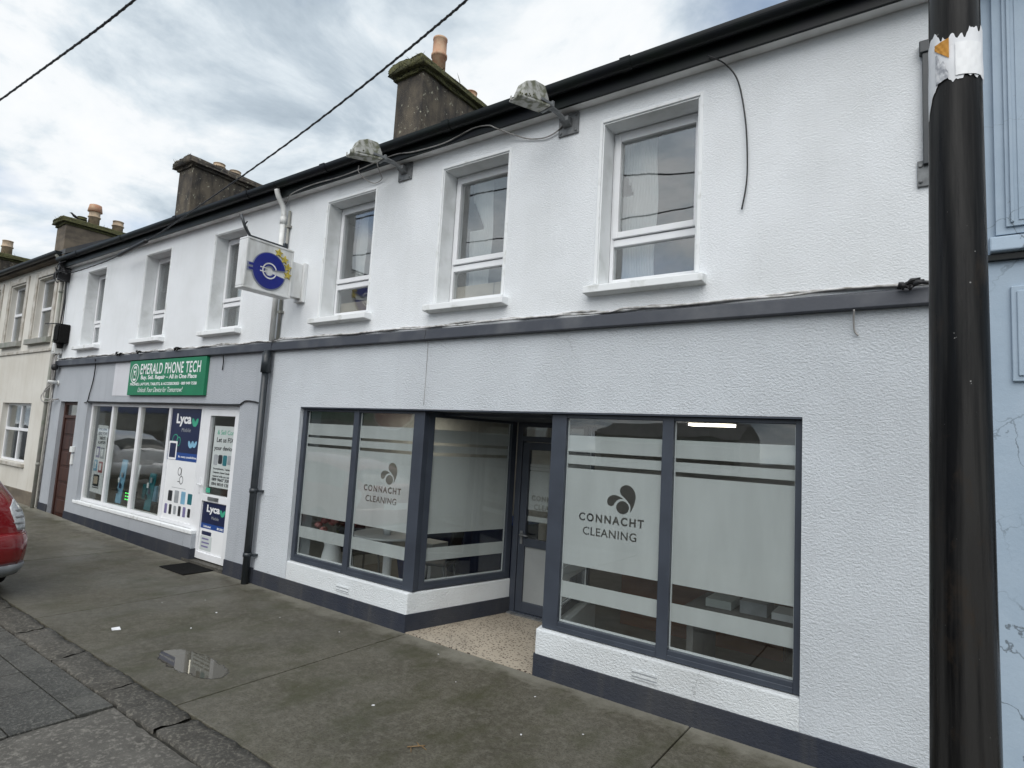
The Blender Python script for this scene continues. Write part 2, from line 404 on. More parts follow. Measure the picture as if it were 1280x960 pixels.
# ------------------------------------------------------------------ mesh helpers
ORG = {}
def gz(x): return max(0., min((-9-x)*.018, .12))
class MB:
    def __init__(s): s.bm = bmesh.new(); s.mi = 0
    def face(s, pts):
        f = s.bm.faces.new([s.bm.verts.new(p) for p in pts]); f.material_index = s.mi; return f
    def hexa(s, p):
        v = [s.bm.verts.new(q) for q in p]
        for i in ((3, 2, 1, 0), (4, 5, 6, 7), (0, 1, 5, 4), (1, 2, 6, 5), (2, 3, 7, 6), (3, 0, 4, 7)):
            f = s.bm.faces.new([v[k] for k in i]); f.material_index = s.mi
        return s
    def box(s, x0, x1, y0, y1, z0, z1):
        return s.hexa([(x0, y0, z0), (x1, y0, z0), (x1, y1, z0), (x0, y1, z0), (x0, y0, z1), (x1, y0, z1), (x1, y1, z1), (x0, y1, z1)])
    def prism(s, poly, axis, a, b_):
        def P(p, k):
            return {'x': (k, p[0], p[1]), 'y': (p[0], k, p[1]), 'z': (p[0], p[1], k)}[axis]
        A = [s.bm.verts.new(P(p, a)) for p in poly]; B = [s.bm.verts.new(P(p, b_)) for p in poly]
        fs = [s.bm.faces.new(A), s.bm.faces.new(list(reversed(B)))]
        n = len(poly)
        for i in range(n): fs.append(s.bm.faces.new([A[i], B[i], B[(i+1) % n], A[(i+1) % n]]))
        for f in fs: f.material_index = s.mi
        bmesh.ops.recalc_face_normals(s.bm, faces=fs)
        return s
    def tube(s, path, r, n=8):
        path = [Vector(p) for p in path]
        rings = []
        rr = r if hasattr(r, '__len__') else [r]*len(path)
        up = Vector((.13, .31, .94))
        for i, p in enumerate(path):
            d = (path[min(i+1, len(path)-1)]-path[max(i-1, 0)]).normalized()
            a = d.cross(up)
            if a.length < .05: a = d.cross(Vector((1, 0, 0)))
            a.normalize(); c = d.cross(a)
            rings.append([s.bm.verts.new(p+(a*math.cos(k*2*math.pi/n)+c*math.sin(k*2*math.pi/n))*rr[i]) for k in range(n)])
        fs = []
        for A, B in zip(rings, rings[1:]):
            for k in range(n): fs.append(s.bm.faces.new([A[k], A[(k+1) % n], B[(k+1) % n], B[k]]))
        fs.append(s.bm.faces.new(rings[0])); fs.append(s.bm.faces.new(rings[-1]))
        for f in fs: f.material_index = s.mi; f.smooth = True
        bmesh.ops.recalc_face_normals(s.bm, faces=fs)
        return s
    def lathe(s, c, prof, n=20, axis='z'):
        rings = []
        for r, h in prof:
            ring = []
            for k in range(n):
                a = k*2*math.pi/n; u, v = r*math.cos(a), r*math.sin(a)
                q = {'z': (u, v, h), 'y': (u, h, v), 'x': (h, u, v)}[axis]
                ring.append(s.bm.verts.new((c[0]+q[0], c[1]+q[1], c[2]+q[2])))
            rings.append(ring)
        fs = []
        for A, B in zip(rings, rings[1:]):
            for k in range(n): fs.append(s.bm.faces.new([A[k], A[(k+1) % n], B[(k+1) % n], B[k]]))
        fs.append(s.bm.faces.new(rings[0])); fs.append(s.bm.faces.new(rings[-1]))
        for f in fs: f.material_index = s.mi; f.smooth = True
        bmesh.ops.recalc_face_normals(s.bm, faces=fs)
        return s
    def wall(s, x0, x1, z0, z1, holes, y0, y1):
        xs = sorted({x0, x1, *[h[0] for h in holes], *[h[1] for h in holes]})
        zs = sorted({z0, z1, *[h[2] for h in holes], *[h[3] for h in holes]})
        xs = [x for x in xs if x0 <= x <= x1]; zs = [z for z in zs if z0 <= z <= z1]
        solid = {}
        for i in range(len(xs)-1):
            for j in range(len(zs)-1):
                cx, cz = (xs[i]+xs[i+1])/2, (zs[j]+zs[j+1])/2
                solid[i, j] = not any(h[0] < cx < h[1] and h[2] < cz < h[3] for h in holes)
        V = {}
        def v(i, j, k):
            if (i, j, k) not in V: V[i, j, k] = s.bm.verts.new((xs[i], (y0, y1)[k], zs[j]))
            return V[i, j, k]
        for (i, j), ok in solid.items():
            if not ok: continue
            q = [(i, j), (i+1, j), (i+1, j+1), (i, j+1)]
            f = s.bm.faces.new([v(a, b_, 0) for a, b_ in q]); f.material_index = s.mi
            f = s.bm.faces.new([v(a, b_, 1) for a, b_ in reversed(q)]); f.material_index = s.mi
            for (di, dj), (p, r_) in (((0, -1), (0, 1)), ((1, 0), (1, 2)), ((0, 1), (2, 3)), ((-1, 0), (3, 0))):
                if not solid.get((i+di, j+dj), False):
                    f = s.bm.faces.new([v(*q[r_], 0), v(*q[p], 0), v(*q[p], 1), v(*q[r_], 1)]); f.material_index = s.mi
        return s
    def add(s, me, mt):
        n0 = len(s.bm.verts); f0 = len(s.bm.faces)
        s.bm.from_mesh(me); s.bm.verts.ensure_lookup_table(); s.bm.faces.ensure_lookup_table()
        for v in s.bm.verts[n0:]: v.co = mt @ v.co
        for f in s.bm.faces[f0:]: f.material_index = s.mi; f.smooth = False
        return s
    def xf(s, mt):
        bmesh.ops.transform(s.bm, matrix=mt, verts=s.bm.verts); return s
    def build(s, name, mats, parent=None, bevel=0, smooth=False, origin=None, slope=False, subsurf=0):
        if slope:
            for v in s.bm.verts: v.co.z += gz(v.co.x)
        if parent is not None: o0 = ORG[parent.name]
        elif origin is not None: o0 = Vector(origin)
        else:
            lo = [min(v.co[k] for v in s.bm.verts) for k in range(3)]; hi = [max(v.co[k] for v in s.bm.verts) for k in range(3)]
            o0 = Vector(((lo[0]+hi[0])/2, (lo[1]+hi[1])/2, lo[2]))
        for v in s.bm.verts: v.co -= o0
        me = bpy.data.meshes.new(name)
        s.bm.to_mesh(me); s.bm.free()
        for mm in (mats if isinstance(mats, (list, tuple)) else [mats]): me.materials.append(M[mm] if isinstance(mm, str) else mm)
        if smooth:
            for p in me.polygons: p.use_smooth = True
        o = bpy.data.objects.new(name, me); COL.objects.link(o)
        if parent is not None: o.parent = parent
        else: o.location = o0
        ORG[o.name] = o0
        if bevel:
            bv = o.modifiers.new('bevel', 'BEVEL'); bv.width = bevel; bv.segments = 2; bv.limit_method = 'ANGLE'; bv.angle_limit = R(40)
        if subsurf:
            sm = o.modifiers.new('sub', 'SUBSURF'); sm.levels = sm.render_levels = subsurf
        return o
def tag(o, label=None, cat=None, group=None, kind=None):
    if label: o['label'] = label
    if cat: o['category'] = cat
    if group: o['group'] = group
    if kind: o['kind'] = kind
    return o
def thing(name, label, cat, loc, group=None):
    o = bpy.data.objects.new(name, None); COL.objects.link(o)
    o.location = loc; o.empty_display_size = .2
    ORG[o.name] = Vector(loc)
    return tag(o, label, cat, group)
def text_bm(s, bold=0, extrude=0, shear=0, spacing=1):
    cu = bpy.data.curves.new('t', 'FONT'); cu.body = s; cu.size = 1; cu.offset = bold; cu.extrude = extrude; cu.shear = shear
    cu.space_character = spacing; cu.resolution_u = 6
    ob = bpy.data.objects.new('t', cu); COL.objects.link(ob)
    dg = bpy.context.evaluated_depsgraph_get(); dg.update()
    me = bpy.data.meshes.new_from_object(ob.evaluated_get(dg))
    bpy.data.objects.remove(ob); bpy.data.curves.remove(cu)
    return me
def lettering(mb, s, x0, z0, w_, h, y, bold=0, shear=0, spacing=1, M4=None):
    """flat raised letters: x0,z0 = lower left, fitted to w_ x h, facing -y at depth y"""
    me = text_bm(s, bold, .0, shear, spacing)
    xs = [v.co.x for v in me.vertices]; ys = [v.co.y for v in me.vertices]
    sx, sy = w_/(max(xs)-min(xs)), h/(max(ys)-min(ys))
    mt = Matrix(((sx, 0, 0, x0-min(xs)*sx), (0, 0, -1, y), (0, sy, 0, z0-min(ys)*sy), (0, 0, 0, 1)))
    if M4 is not None: mt = M4 @ mt
    n0 = len(mb.bm.faces)
    mb.add(me, mt)
    bpy.data.meshes.remove(me)
    mb.bm.faces.ensure_lookup_table()
    fs = mb.bm.faces[n0:]
    # give the letters 1 mm of body
    ex = bmesh.ops.extrude_face_region(mb.bm, geom=list(fs))
    off = Vector((0, .001, 0)) if M4 is None else (M4.to_3x3() @ Vector((0, .001, 0)))
    for f in [g for g in ex['geom'] if isinstance(g, bmesh.types.BMFace)]: f.material_index = mb.mi
    for v in [g for g in ex['geom'] if isinstance(g, bmesh.types.BMVert)]: v.co -= off
    return mb
def text_loops(s, x0, z0, w_, h, bold, spacing=1):
    me = text_bm(s, bold, spacing=spacing)
    bm = bmesh.new(); bm.from_mesh(me); bpy.data.meshes.remove(me)
    bmesh.ops.remove_doubles(bm, verts=bm.verts, dist=1e-5)
    xs = [v.co.x for v in bm.verts]; ys = [v.co.y for v in bm.verts]
    sx, sy = w_/(max(xs)-min(xs)), h/(max(ys)-min(ys)); a, b_ = min(xs), min(ys)
    nxt = {}
    for e in bm.edges:
        if len(e.link_faces) == 1:
            for l in e.link_loops: nxt.setdefault(l.vert, []).append(l.link_loop_next.vert)
    loops = []
    while nxt:
        st = next(iter(nxt)); cur = st; lp = []
        while True:
            lp.append(((cur.co.x-a)*sx+x0, (cur.co.y-b_)*sy+z0))
            n = nxt[cur].pop()
            if not nxt[cur]: del nxt[cur]
            cur = n
            if cur is st or cur not in nxt: break
        if len(lp) > 2: loops.append(lp)
    bm.free()
    return loops
def film_mb(loops, y):
    cu = bpy.data.curves.new('f', 'CURVE'); cu.dimensions = '2D'; cu.fill_mode = 'BOTH'
    for lp in loops:
        sp = cu.splines.new('POLY'); sp.points.add(len(lp)-1); sp.use_cyclic_u = True
        for p, q in zip(sp.points, lp): p.co = (q[0], q[1], 0, 1)
    ob = bpy.data.objects.new('f', cu); COL.objects.link(ob)
    dg = bpy.context.evaluated_depsgraph_get(); dg.update()
    me = bpy.data.meshes.new_from_object(ob.evaluated_get(dg))
    bpy.data.objects.remove(ob); bpy.data.curves.remove(cu)
    mb = MB(); mb.add(me, Matrix(((1, 0, 0, 0), (0, 0, -1, y), (0, 1, 0, 0), (0, 0, 0, 1))))
    bpy.data.meshes.remove(me)
    return mb
def rect(x0, x1, z0, z1): return [(x0, z0), (x1, z0), (x1, z1), (x0, z1)]
def smooth_loop(pts, n=5):
    o = []
    k = len(pts)
    for i in range(k):
        p0, p1, p2, p3 = pts[i-1], pts[i], pts[(i+1) % k], pts[(i+2) % k]
        for j in range(n):
            u = j/n
            o.append(tuple(.5*(2*p1[a]+(p2[a]-p0[a])*u+(2*p0[a]-5*p1[a]+4*p2[a]-p3[a])*u*u+(3*p1[a]-p0[a]-3*p2[a]+p3[a])*u**3) for a in (0, 1)))
    return o
def smooth_path(pts, n=6):
    o = []
    P = [Vector(p) for p in pts]
    for i in range(len(P)-1):
        p0, p1, p2, p3 = P[max(i-1, 0)], P[i], P[i+1], P[min(i+2, len(P)-1)]
        for j in range(n):
            u = j/n
            o.append(.5*(2*p1+(p2-p0)*u+(2*p0-5*p1+4*p2-p3)*u*u+(3*p1-p0-3*p2+p3)*u**3))
    o.append(P[-1])
    return o

# ------------------------------------------------------------------ ground
mb = MB(); mb.box(-140, 60, -150, 90, -.5, -.07)
tag(mb.build('road', 'asphalt', origin=(0, 0, -.5)), kind='structure')
mb = MB(); mb.box(-34, 4, -6.4, .02, -.07, -.035)
tag(mb.build('ground', 'bed', origin=(0, 0, -.07), slope=False), kind='structure')
mb = MB()
js = [3.98, 1.30, -1.40, -4.14, -6.80, -9.5, -12.2, -14.9, -17.6, -20.3, -23]
for a, b_ in zip(js, js[1:]):
    mb.hexa([(b_+.006, -2.125, -.05), (a-.006, -2.125, -.05), (a-.006, .0, -.05), (b_+.006, .0, -.05),
             (b_+.006, -2.125, 0), (a-.006, -2.125, 0), (a-.006, .0, 0), (b_+.006, .0, 0)])
tag(mb.build('pavement', 'pave', origin=(0, 0, 0), slope=True, bevel=.004), kind='structure')
# kerb of rough stones
mb = MB()
x = 3.6
kx = [3.6, 2.7, 1.8, .9, .0, -.95, -1.9, -2.9, -3.92, -4.72, -5.62, -6.5, -7.4, -8.3, -9.2, -10.1, -11, -11.9, -12.8, -13.7, -14.6, -15.5, -16.4]
for a, b_ in zip(kx, kx[1:]):
    near = -8 < a < 0
    n = 16 if near else 4; mth = 5 if near else 2
    V = []
    for i in range(n+1):
        row = []
        for j in range(mth+1):
            xx = b_+.008+(a-b_-.016)*i/n; yy = -2.36+.228*j/mth
            e = (j in (0, mth)) or (i in (0, n))
            row.append(mb.bm.verts.new((xx+rnd.uniform(-.006, .006)*e, yy+(rnd.uniform(-.012, .012) if j == 0 else 0), rnd.uniform(-.011, .004)-(.012 if (j == 0 or i in (0, n)) else 0)+.006*math.sin(xx*9+yy*11))))
        V.append(row)
    for i in range(n):
        for j in range(mth):
            mb.bm.faces.new([V[i][j], V[i+1][j], V[i+1][j+1], V[i][j+1]])
    lo = [mb.bm.verts.new((q.co.x, q.co.y, -.05)) for q in [r_[0] for r_ in V]]
    for i in range(n): mb.bm.faces.new([lo[i], lo[i+1], V[i+1][0], V[i][0]])
    lo = [mb.bm.verts.new((q.co.x, q.co.y, -.05)) for q in [r_[-1] for r_ in V]]
    for i in range(n): mb.bm.faces.new([V[i][-1], V[i+1][-1], lo[i+1], lo[i]])
tag(mb.build('kerb', 'kerb', origin=(0, -2.25, 0), slope=True, smooth=True), kind='structure')
# slate flags of the parking strip, left of the concrete apron
mb = MB()
rows = [-2.375, -2.585, -2.93, -3.3, -3.62, -4.02, -4.4, -4.78, -5.2, -5.6, -6]
for k, (a, b_) in enumerate(zip(rows, rows[1:])):
    x = -4.45
    while x > -24:
        wd = rnd.choice([.27, .42, .5, .62, .45]) if k else rnd.choice([.3, .5, .62, .75])
        x2 = x-wd
        t1 = [rnd.uniform(-.004, .003) for _ in range(4)]
        g = .004
        mb.hexa([(x2+g, b_+g, -.05), (x-g, b_+g, -.05), (x-g, a-g, -.05), (x2+g, a-g, -.05),
                 (x2+g, b_+g, -.012+t1[0]), (x-g, b_+g, -.012+t1[1]), (x-g, a-g, -.012+t1[2]), (x2+g, a-g, -.012+t1[3])])
        x = x2
tag(mb.build('paving', 'flag', origin=(0, -4, 0), slope=True, bevel=.003), kind='structure')
mb = MB()
n, mth = 90, 50
V = [[mb.bm.verts.new((-4.44+8.2*i/n+(rnd.uniform(-.02, .02) if i == 0 else 0), -6.3+3.915*j/mth+(rnd.uniform(-.01, .01) if j == mth else 0), -.014+.006*math.sin(i*.9)*math.cos(j*.7)+rnd.uniform(-.003, .003)-(.01 if j == mth or i == 0 else 0))) for j in range(mth+1)] for i in range(n+1)]
for i in range(n):
    for j in range(mth): mb.bm.faces.new([V[i][j], V[i+1][j], V[i+1][j+1], V[i][j+1]])
tag(mb.build('concrete_path', 'apron', origin=(0, -4, 0), smooth=True), kind='structure')
# puddle
pp = [(-4.8+.60*math.cos(k*.3142), -1.7+.26*math.sin(k*.3142)) for k in range(20)]
mb = MB(); mb.prism(pp, 'z', .0005, .002)
tag(mb.build('puddle_water', 'puddle', origin=(-4.8, -1.7, 0)), kind='structure')

# ------------------------------------------------------------------ building pieces
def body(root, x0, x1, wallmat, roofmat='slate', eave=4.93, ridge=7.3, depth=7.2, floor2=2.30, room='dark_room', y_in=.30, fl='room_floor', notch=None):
    """gables, back wall, floors and the pitched roof behind a street front"""
    mb = MB()
    prof = [(y_in, 0), (depth, 0), (depth, eave-.1), (depth/2, ridge-.1), (y_in, eave-.1+.2)]
    mb.prism(prof, 'x', x0, x0+.12); mb.prism(prof, 'x', x1-.12, x1)
    mb.box(x0+.12, x1-.12, depth-.2, depth, 0, eave-.1)
    mb.build('gable_wall', wallmat, root)
    mb = MB()
    mb.box(x0+.125, x1-.125, 4.9, 5.0, .0, eave-.3)
    mb.box(x0+.125, x1-.125, y_in+.005, 4.895, floor2, floor2+.12)
    mb.box(x0+.121, x0+.16, y_in+.005, 4.9, .0, floor2-.005); mb.box(x1-.16, x1-.121, y_in+.005, 4.9, .0, floor2-.005)
    mb.build('interior_wall', room, root)
    mb = MB()
    if notch: mb.prism([(x0+.121, y_in+.003)]+notch+[(x1-.121, y_in+.003), (x1-.121, 4.9), (x0+.121, 4.9)], 'z', -.03, .035)
    else: mb.box(x0+.121, x1-.121, y_in+.003, 4.9, -.03, .035)
    mb.build('interior_floor', fl, root)
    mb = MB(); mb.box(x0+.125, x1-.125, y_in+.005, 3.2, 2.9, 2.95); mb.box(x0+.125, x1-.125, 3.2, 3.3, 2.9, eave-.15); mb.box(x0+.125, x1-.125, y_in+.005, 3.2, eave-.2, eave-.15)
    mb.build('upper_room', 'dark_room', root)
    mb = MB()
    h = depth/2
    mb.prism([(-.10, eave), (h, ridge), (depth+.1, eave-.05), (depth+.1, eave+.05), (h, ridge+.1), (-.10, eave+.10)], 'x', x0, x1)
    return mb.build('roof', roofmat, root)
def eaves(root, x0, x1, z=4.78, gm='gutter'):
    mb = MB(); mb.box(x0, x1, -.10, -.002, z, z+.04); mb.build('soffit', 'soffit', root)
    mb = MB(); mb.box(x0, x1, -.125, -.1005, z-.005, z+.165); mb.build('fascia', gm, root)
    mb = MB()
    prof = [(-.128, z+.165)]+[(-.185+.057*math.cos(a), z+.15-.06*math.sin(a)) for a in [k*math.pi/14 for k in range(15)]]+[(-.242, z+.165)]
    mb.prism(prof, 'x', x0, x1)
    x = x0+.9
    while x < x1:      # joint collars
        c = [(-.126, z+.172)]+[(-.185+.062*math.cos(a), z+.15-.066*math.sin(a)) for a in [k*math.pi/14 for k in range(15)]]+[(-.249, z+.172)]
        mb.prism(c, 'x', x, x+.09); x += 1.9
    mb.build('gutter', gm, root)
def upper_window(root, x0, x1, label=None, z0=3.18, z1=4.592, y=.19, trim=True, sill=True, split=3.60):
    if trim:
        mb = MB(); mb.box(x0-.028, x0-.001, -.009, .02, z0+.02, z1+.028); mb.box(x1+.001, x1+.028, -.009, .02, z0+.02, z1+.028); mb.box(x0-.0005, x1+.0005, -.009, .02, z1+.001, z1+.028)
        mb.build('window_trim', 'trim_white', root, bevel=.004)
    mb = MB()
    mb.box(x0+.001, x0+.012, .004, .188, z0+.02, z1-.001); mb.box(x1-.012, x1-.001, .004, .188, z0+.02, z1-.001); mb.box(x0+.013, x1-.013, .004, .188, z1-.012, z1-.001)
    mb.build('window_reveal', 'reveal', root)
    if sill:
        mb = MB(); mb.prism([(-.10, 3.108), (.0, 3.10), (.21, 3.12), (.21, 3.20), (-.10, 3.168)], 'x', x0-.075, x1+.085)
        mb.build('window_sill', 'trim_white', root, bevel=.006)
    mb = MB(); F = .045
    mb.box(x0+.012, x0+F, y, y+.07, z0+.01, z1-.012); mb.box(x1-F, x1-.012, y, y+.07, z0+.01, z1-.012)
    mb.box(x0+F, x1-F, y, y+.07, z1-F-.012, z1-.012); mb.box(x0+F, x1-F, y, y+.07, z0+.01, z0+F+.055); mb.box(x0+F, x1-F, y, y+.07, split-.035, split+.025)
    # opening sash above
    a0, a1, b0, b1, S = x0+F-.01, x1-F+.01, split+.035, z1-F-.006, .052
    mb.box(a0, a0+S, y-.018, y+.05, b0, b1); mb.box(a1-S, a1, y-.018, y+.05, b0, b1)
    mb.box(a0+S, a1-S, y-.018, y+.05, b0, b0+S); mb.box(a0+S, a1-S, y-.018, y+.05, b1-S, b1)
    wd = mb.build('window', 'upvc', root, bevel=.005)
    if label: wd['label'] = label
    mb = MB(); mb.box(a0+S-.004, a1-S+.004, y+.012, y+.018, b0+S-.004, b1-S+.004); mb.box(x0+F-.004, x1-F+.004, y+.03, y+.036, z0+F+.05, split-.03)
    mb.build('pane', 'glass_up', wd)
    return wd
def curtain(x0, x1, z0, z1, y, label, mt='net', notch=None):
    """gathered cloth hanging behind a pane"""
    mb = MB(); n = 90; rows = 40
    V = []
    for j in range(rows+1):
        r_ = []
        for i in range(n+1):
            u = i/n; xx = x0+(x1-x0)*u
            am = .022*max(.12, 1-u*3.2)
            r_.append(mb.bm.verts.new((xx+.012*math.sin(j*.22+u*3), y+am*math.sin(u*75+.3*math.sin(j*.16)), z0+(z1-z0)*j/rows)))
        V.append(r_)
    for j in range(rows):
        for i in range(n):
            if notch and notch[0] <= j < notch[1] and i < notch[2]*(notch[1]-j)/(notch[1]-notch[0]): continue
            mb.bm.faces.new([V[j][i], V[j][i+1], V[j+1][i+1], V[j+1][i]])
    o = mb.build('curtain', mt, smooth=True)
    sol = o.modifiers.new('cloth', 'SOLIDIFY'); sol.thickness = .0015
    return tag(o, label, 'curtain')
def chimney(root, x0, x1, y0, y1, ztop, mt, pots, zb=5.2, capm='moss', weeds=True, cap=.09):
    mb = MB(); n = 5
    mb.box(x0, x1, y0, y1, zb, ztop-.22)
    ch = mb.build('chimney', mt, root, bevel=.015)
    mb = MB()
    mb.box(x0-cap*.5, x1+cap*.5, y0-cap*.5, y1+cap*.5, ztop-.24, ztop-.17)
    mb.prism([(x0-cap-.03, ztop-.17), (x1+cap+.03, ztop-.17), (x1+cap, ztop-.06), (x1+.02, ztop), (x0-.02, ztop), (x0-cap, ztop-.06)], 'y', y0-cap-.03, y1+cap+.03)
    bmesh.ops.subdivide_edges(mb.bm, edges=mb.bm.edges[:], cuts=7, use_grid_fill=True)
    for v in mb.bm.verts:
        v.co += Vector((rnd.uniform(-.012, .012), rnd.uniform(-.012, .012), rnd.uniform(-.014, .014)))
    cp = mb.build('chimney_cap', capm, ch, smooth=True)
    for (px, py, h, r_, pmn) in pots:
        mb = MB()
        mb.lathe((px, py, ztop-.02), [(r_*1.0, 0), (r_*.97, h*.55), (r_*1.13, h*.56), (r_*1.13, h*.62), (r_*.98, h*.63), (r_*.96, h*.95), (r_*1.02, h*.96), (r_*1.02, h), (r_*.75, h), (r_*.7, h*.5)], 22)
        mb.build('chimney_pot', pmn, ch)
    if weeds:
        mb = MB()
        for k in range(95):
            e = rnd.random()
            px = rnd.choice([x0-cap, x1+cap-.02]) if e < .5 else rnd.uniform(x0, x1)
            py = rnd.uniform(y0-cap, y1) if e < .5 else y0-cap-.01
            pz = ztop-rnd.uniform(.02, .17); a = rnd.uniform(0, 6.28); l = rnd.uniform(.04, .17)
            d = Vector((math.cos(a)*l*.7, math.sin(a)*l*.7, rnd.uniform(-.2, 1)*l)); s_ = Vector((-math.sin(a), math.cos(a), 0))*.008
            p = Vector((px, py, pz))
            mb.face([p-s_, p+s_, p+d*.6+s_*.8, p+d]); 
        tag(mb.build('weed', 'moss', ch), kind='stuff')
    return ch

# ------------------------------------------------------------------ right-hand shop (cleaning company)
CX0, CX1 = -6.735, .12
shop = thing('shop_building', 'white roughcast two-storey shop with recessed corner entrance and frosted dark framed windows', 'shop', (-3.3, 0, 0))
W = {1: (-2.279, -1.458), 2: (-4.076, -3.255), 3: (-5.921, -5.09), 4: (-8.475, -7.645), 5: (-10.64, -9.79), 6: (-13.02, -12.19)}
mb = MB(); mb.wall(CX0, CX1, 2.84, 4.93, [(*W[k], 3.18, 4.592) for k in (1, 2, 3)], 0, .30)
mb.build('upper_wall', 'stucco_up', shop)
mb = MB(); mb.wall(CX0, CX1, 0, 2.838, [(-6.11, -.72, 0, 2.14)], 0, .30)
mb.build('lower_wall', 'stucco_low', shop)
# low walls under the glass, white, with the two splayed returns
mb = MB()
mb.prism([(-6.112, .001), (-4.165, .001), (-3.885, 1.32), (-4.02, 1.35), (-4.26, .26), (-6.112, .26)], 'z', 0, .365)
mb.prism([(-2.695, .001), (-.718, .001), (-.718, .26), (-2.58, .26), (-2.84, 1.35), (-2.975, 1.32)], 'z', 0, .365)
mb.build('sill_wall', 'stucco_white', shop, bevel=.012)
mb = MB()
P_ = .014
mb.prism([(CX0, -P_), (-4.165+.004, -P_), (-3.885+P_, 1.315), (-3.9, 1.318), (-4.172, -.001), (CX0, -.001)], 'z', -.03, .168)
mb.prism([(-2.695-.004, -P_), (CX1, -P_), (CX1, -.001), (-2.688, -.001), (-2.96, 1.318), (-2.975-P_, 1.315)], 'z', -.03, .172)
mb.build('plinth', 'stucco_plinth', shop, bevel=.005)
mb = MB()
for a, b_ in ((CX0+.0, -4.13), (-4.126, CX1)):
    mb.prism([(-.062, 2.828), (-.001, 2.822), (-.001, 2.942), (-.052, 2.925)], 'x', a, b_)
mb.build('string_course', 'band', shop, bevel=.006)
body(shop, CX0, CX1, 'stucco_up', room='room', notch=[(-4.26, .303), (-4.0, 1.40), (-2.86, 1.40), (-2.57, .303)])
eaves(shop, CX0, CX1)
for k in (1, 2, 3): upper_window(shop, *W[k])
for (vx, vz) in ((-1.845, .232), (-5.2, .232)):
    mb = MB(); mb.box(vx, vx+.2, -.008, .0, vz-.03, vz+.035); vt = mb.build('vent', 'stucco_white', shop, bevel=.002)
    for dz in (.012, -.018):
        mb = MB(); mb.box(vx+.004, vx+.196, -.0095, -.0081, vz+dz, vz+dz+.009); mb.build('slot', 'greytxt', vt)
mb = MB(); mb.prism([(-4.17, .004), (-2.69, .004), (-2.98, 1.42), (-3.88, 1.42)], 'z', -.03, .006)
mb.build('porch_floor', 'tile', shop)
mb = MB(); mb.prism([(-4.2, .302), (-2.66, .302), (-2.9, 1.5), (-3.95, 1.5)], 'z', 2.10, 2.14); mb.box(-6.108, -.722, .002, .30, 2.126, 2.139)
mb.build('porch_ceiling', 'anth', shop)

LOGO_DROP = [(-2.0334, 1.5303), (-2.0275, 1.56), (-2.0035, 1.5783), (-1.9757, 1.5853), (-1.9438, 1.5752), (-1.915, 1.5478), (-1.901, 1.5077), (-1.9036, 1.4694), (-1.9169, 1.4236), (-1.9425, 1.375), (-1.9404, 1.4083), (-1.9449, 1.4333), (-1.9669, 1.4597), (-1.9924, 1.4827), (-2.0216, 1.5056)]
LOGO_SMALL = [(-2.1411, 1.445), (-2.1349, 1.4685), (-2.1141, 1.4902), (-2.0856, 1.4981), (-2.0532, 1.4961), (-2.0243, 1.486), (-2.0063, 1.4769), (-2.0378, 1.4698), (-2.0586, 1.4567), (-2.0722, 1.4391), (-2.0856, 1.4183), (-2.1033, 1.4112), (-2.1251, 1.4141), (-2.1366, 1.4259)]
LOGO_CIRC = [(-2.007+.054*math.cos(a), 1.4085+.0505*math.sin(a)) for a in [k*math.pi/14 for k in range(28)]]
def logo_loops(dx, dz=0, s=1.0, c=(-2.1, 1.35)):
    L = [smooth_loop(LOGO_DROP, 3), smooth_loop(LOGO_SMALL, 3), LOGO_CIRC]
    L += text_loops('CONNACHT', -2.387, 1.268, .561, .066, .034, 1.30)
    L += text_loops('CLEANING', -2.346, 1.160, .463, .065, .014, 1.10)
    return [[((x-c[0])*s+c[0]+dx, (z-c[1])*s+c[1]+dz) for x, z in lp] for lp in L]
BANDS = [(1.82, 1.953), (1.718, 1.790), (.905, 1.684), (.640, .768)]
def film(parent, x0, x1, y, bands, loops=(), M4=None):
    rects = [rect(x0, x1, a, b_) for a, b_ in bands]
    mb = film_mb(rects+list(loops), y)
    if M4 is not None: mb.xf(M4)
    return mb.build('frosted_film', 'film', parent)
# front frames (top rail, bottom rail, posts) and panes
def front(x0, x1, posts, z0=.372, z1=2.124, y0=.045, y1=.115, M4=None, low=.072, top=.03, label=None):
    """posts: list of (xa, xb) inner uprights, the outer two included"""
    mb = MB()
    for a, b_ in posts: mb.box(a, b_, y0, y1, z0, z1)
    for (a, b_), (c_, d_) in zip(posts, posts[1:]):
        mb.box(b_, c_, y0+.004, y1-.004, z0, z0+low); mb.box(b_, c_, y0+.004, y1-.004, z1-top, z1)
        mb.box(b_, c_, y0-.004, y0+.0038, z0+.002, z0+low*.55)
        # pale glazing bead
    if M4 is not None: mb.xf(M4)
    fr = mb.build('shop_window', 'anth', shop, bevel=.004)
    if label: fr['label'] = label
    for (a, b_), (c_, d_) in zip(posts, posts[1:]):
        mb = MB(); mb.box(b_-.003, c_+.003, y0+.028, y0+.034, z0+low-.003, z1-top+.003)
        if M4 is not None: mb.xf(M4)
        mb.build('pane', 'glass', fr)
        mb = MB(); t_ = .011
        mb.box(b_+.001, c_-.001, y0+.037, y0+.05, z0+low+.0005, z0+low+.014)
        mb.box(b_+.001, b_+.008, y0+.037, y0+.05, z0+low+.0145, z1-top-.001); mb.box(c_-.008, c_-.001, y0+.037, y0+.05, z0+low+.0145, z1-top-.001)
        if M4 is not None: mb.xf(M4)
        mb.build('glazing_bead', 'upvc', fr)
    return fr
YF = .0825
f1 = front(-6.108, -4.14, [(-6.108, -6.045), (-5.205, -5.125), (-4.29, -4.145)])
film(f1, -6.043, -5.207, YF, BANDS)
film(f1, -5.123, -4.292, YF, BANDS, logo_loops(-2.61, 0))
f2 = front(-2.66, -.722, [(-2.665, -2.525), (-1.69, -1.603), (-.768, -.722)])
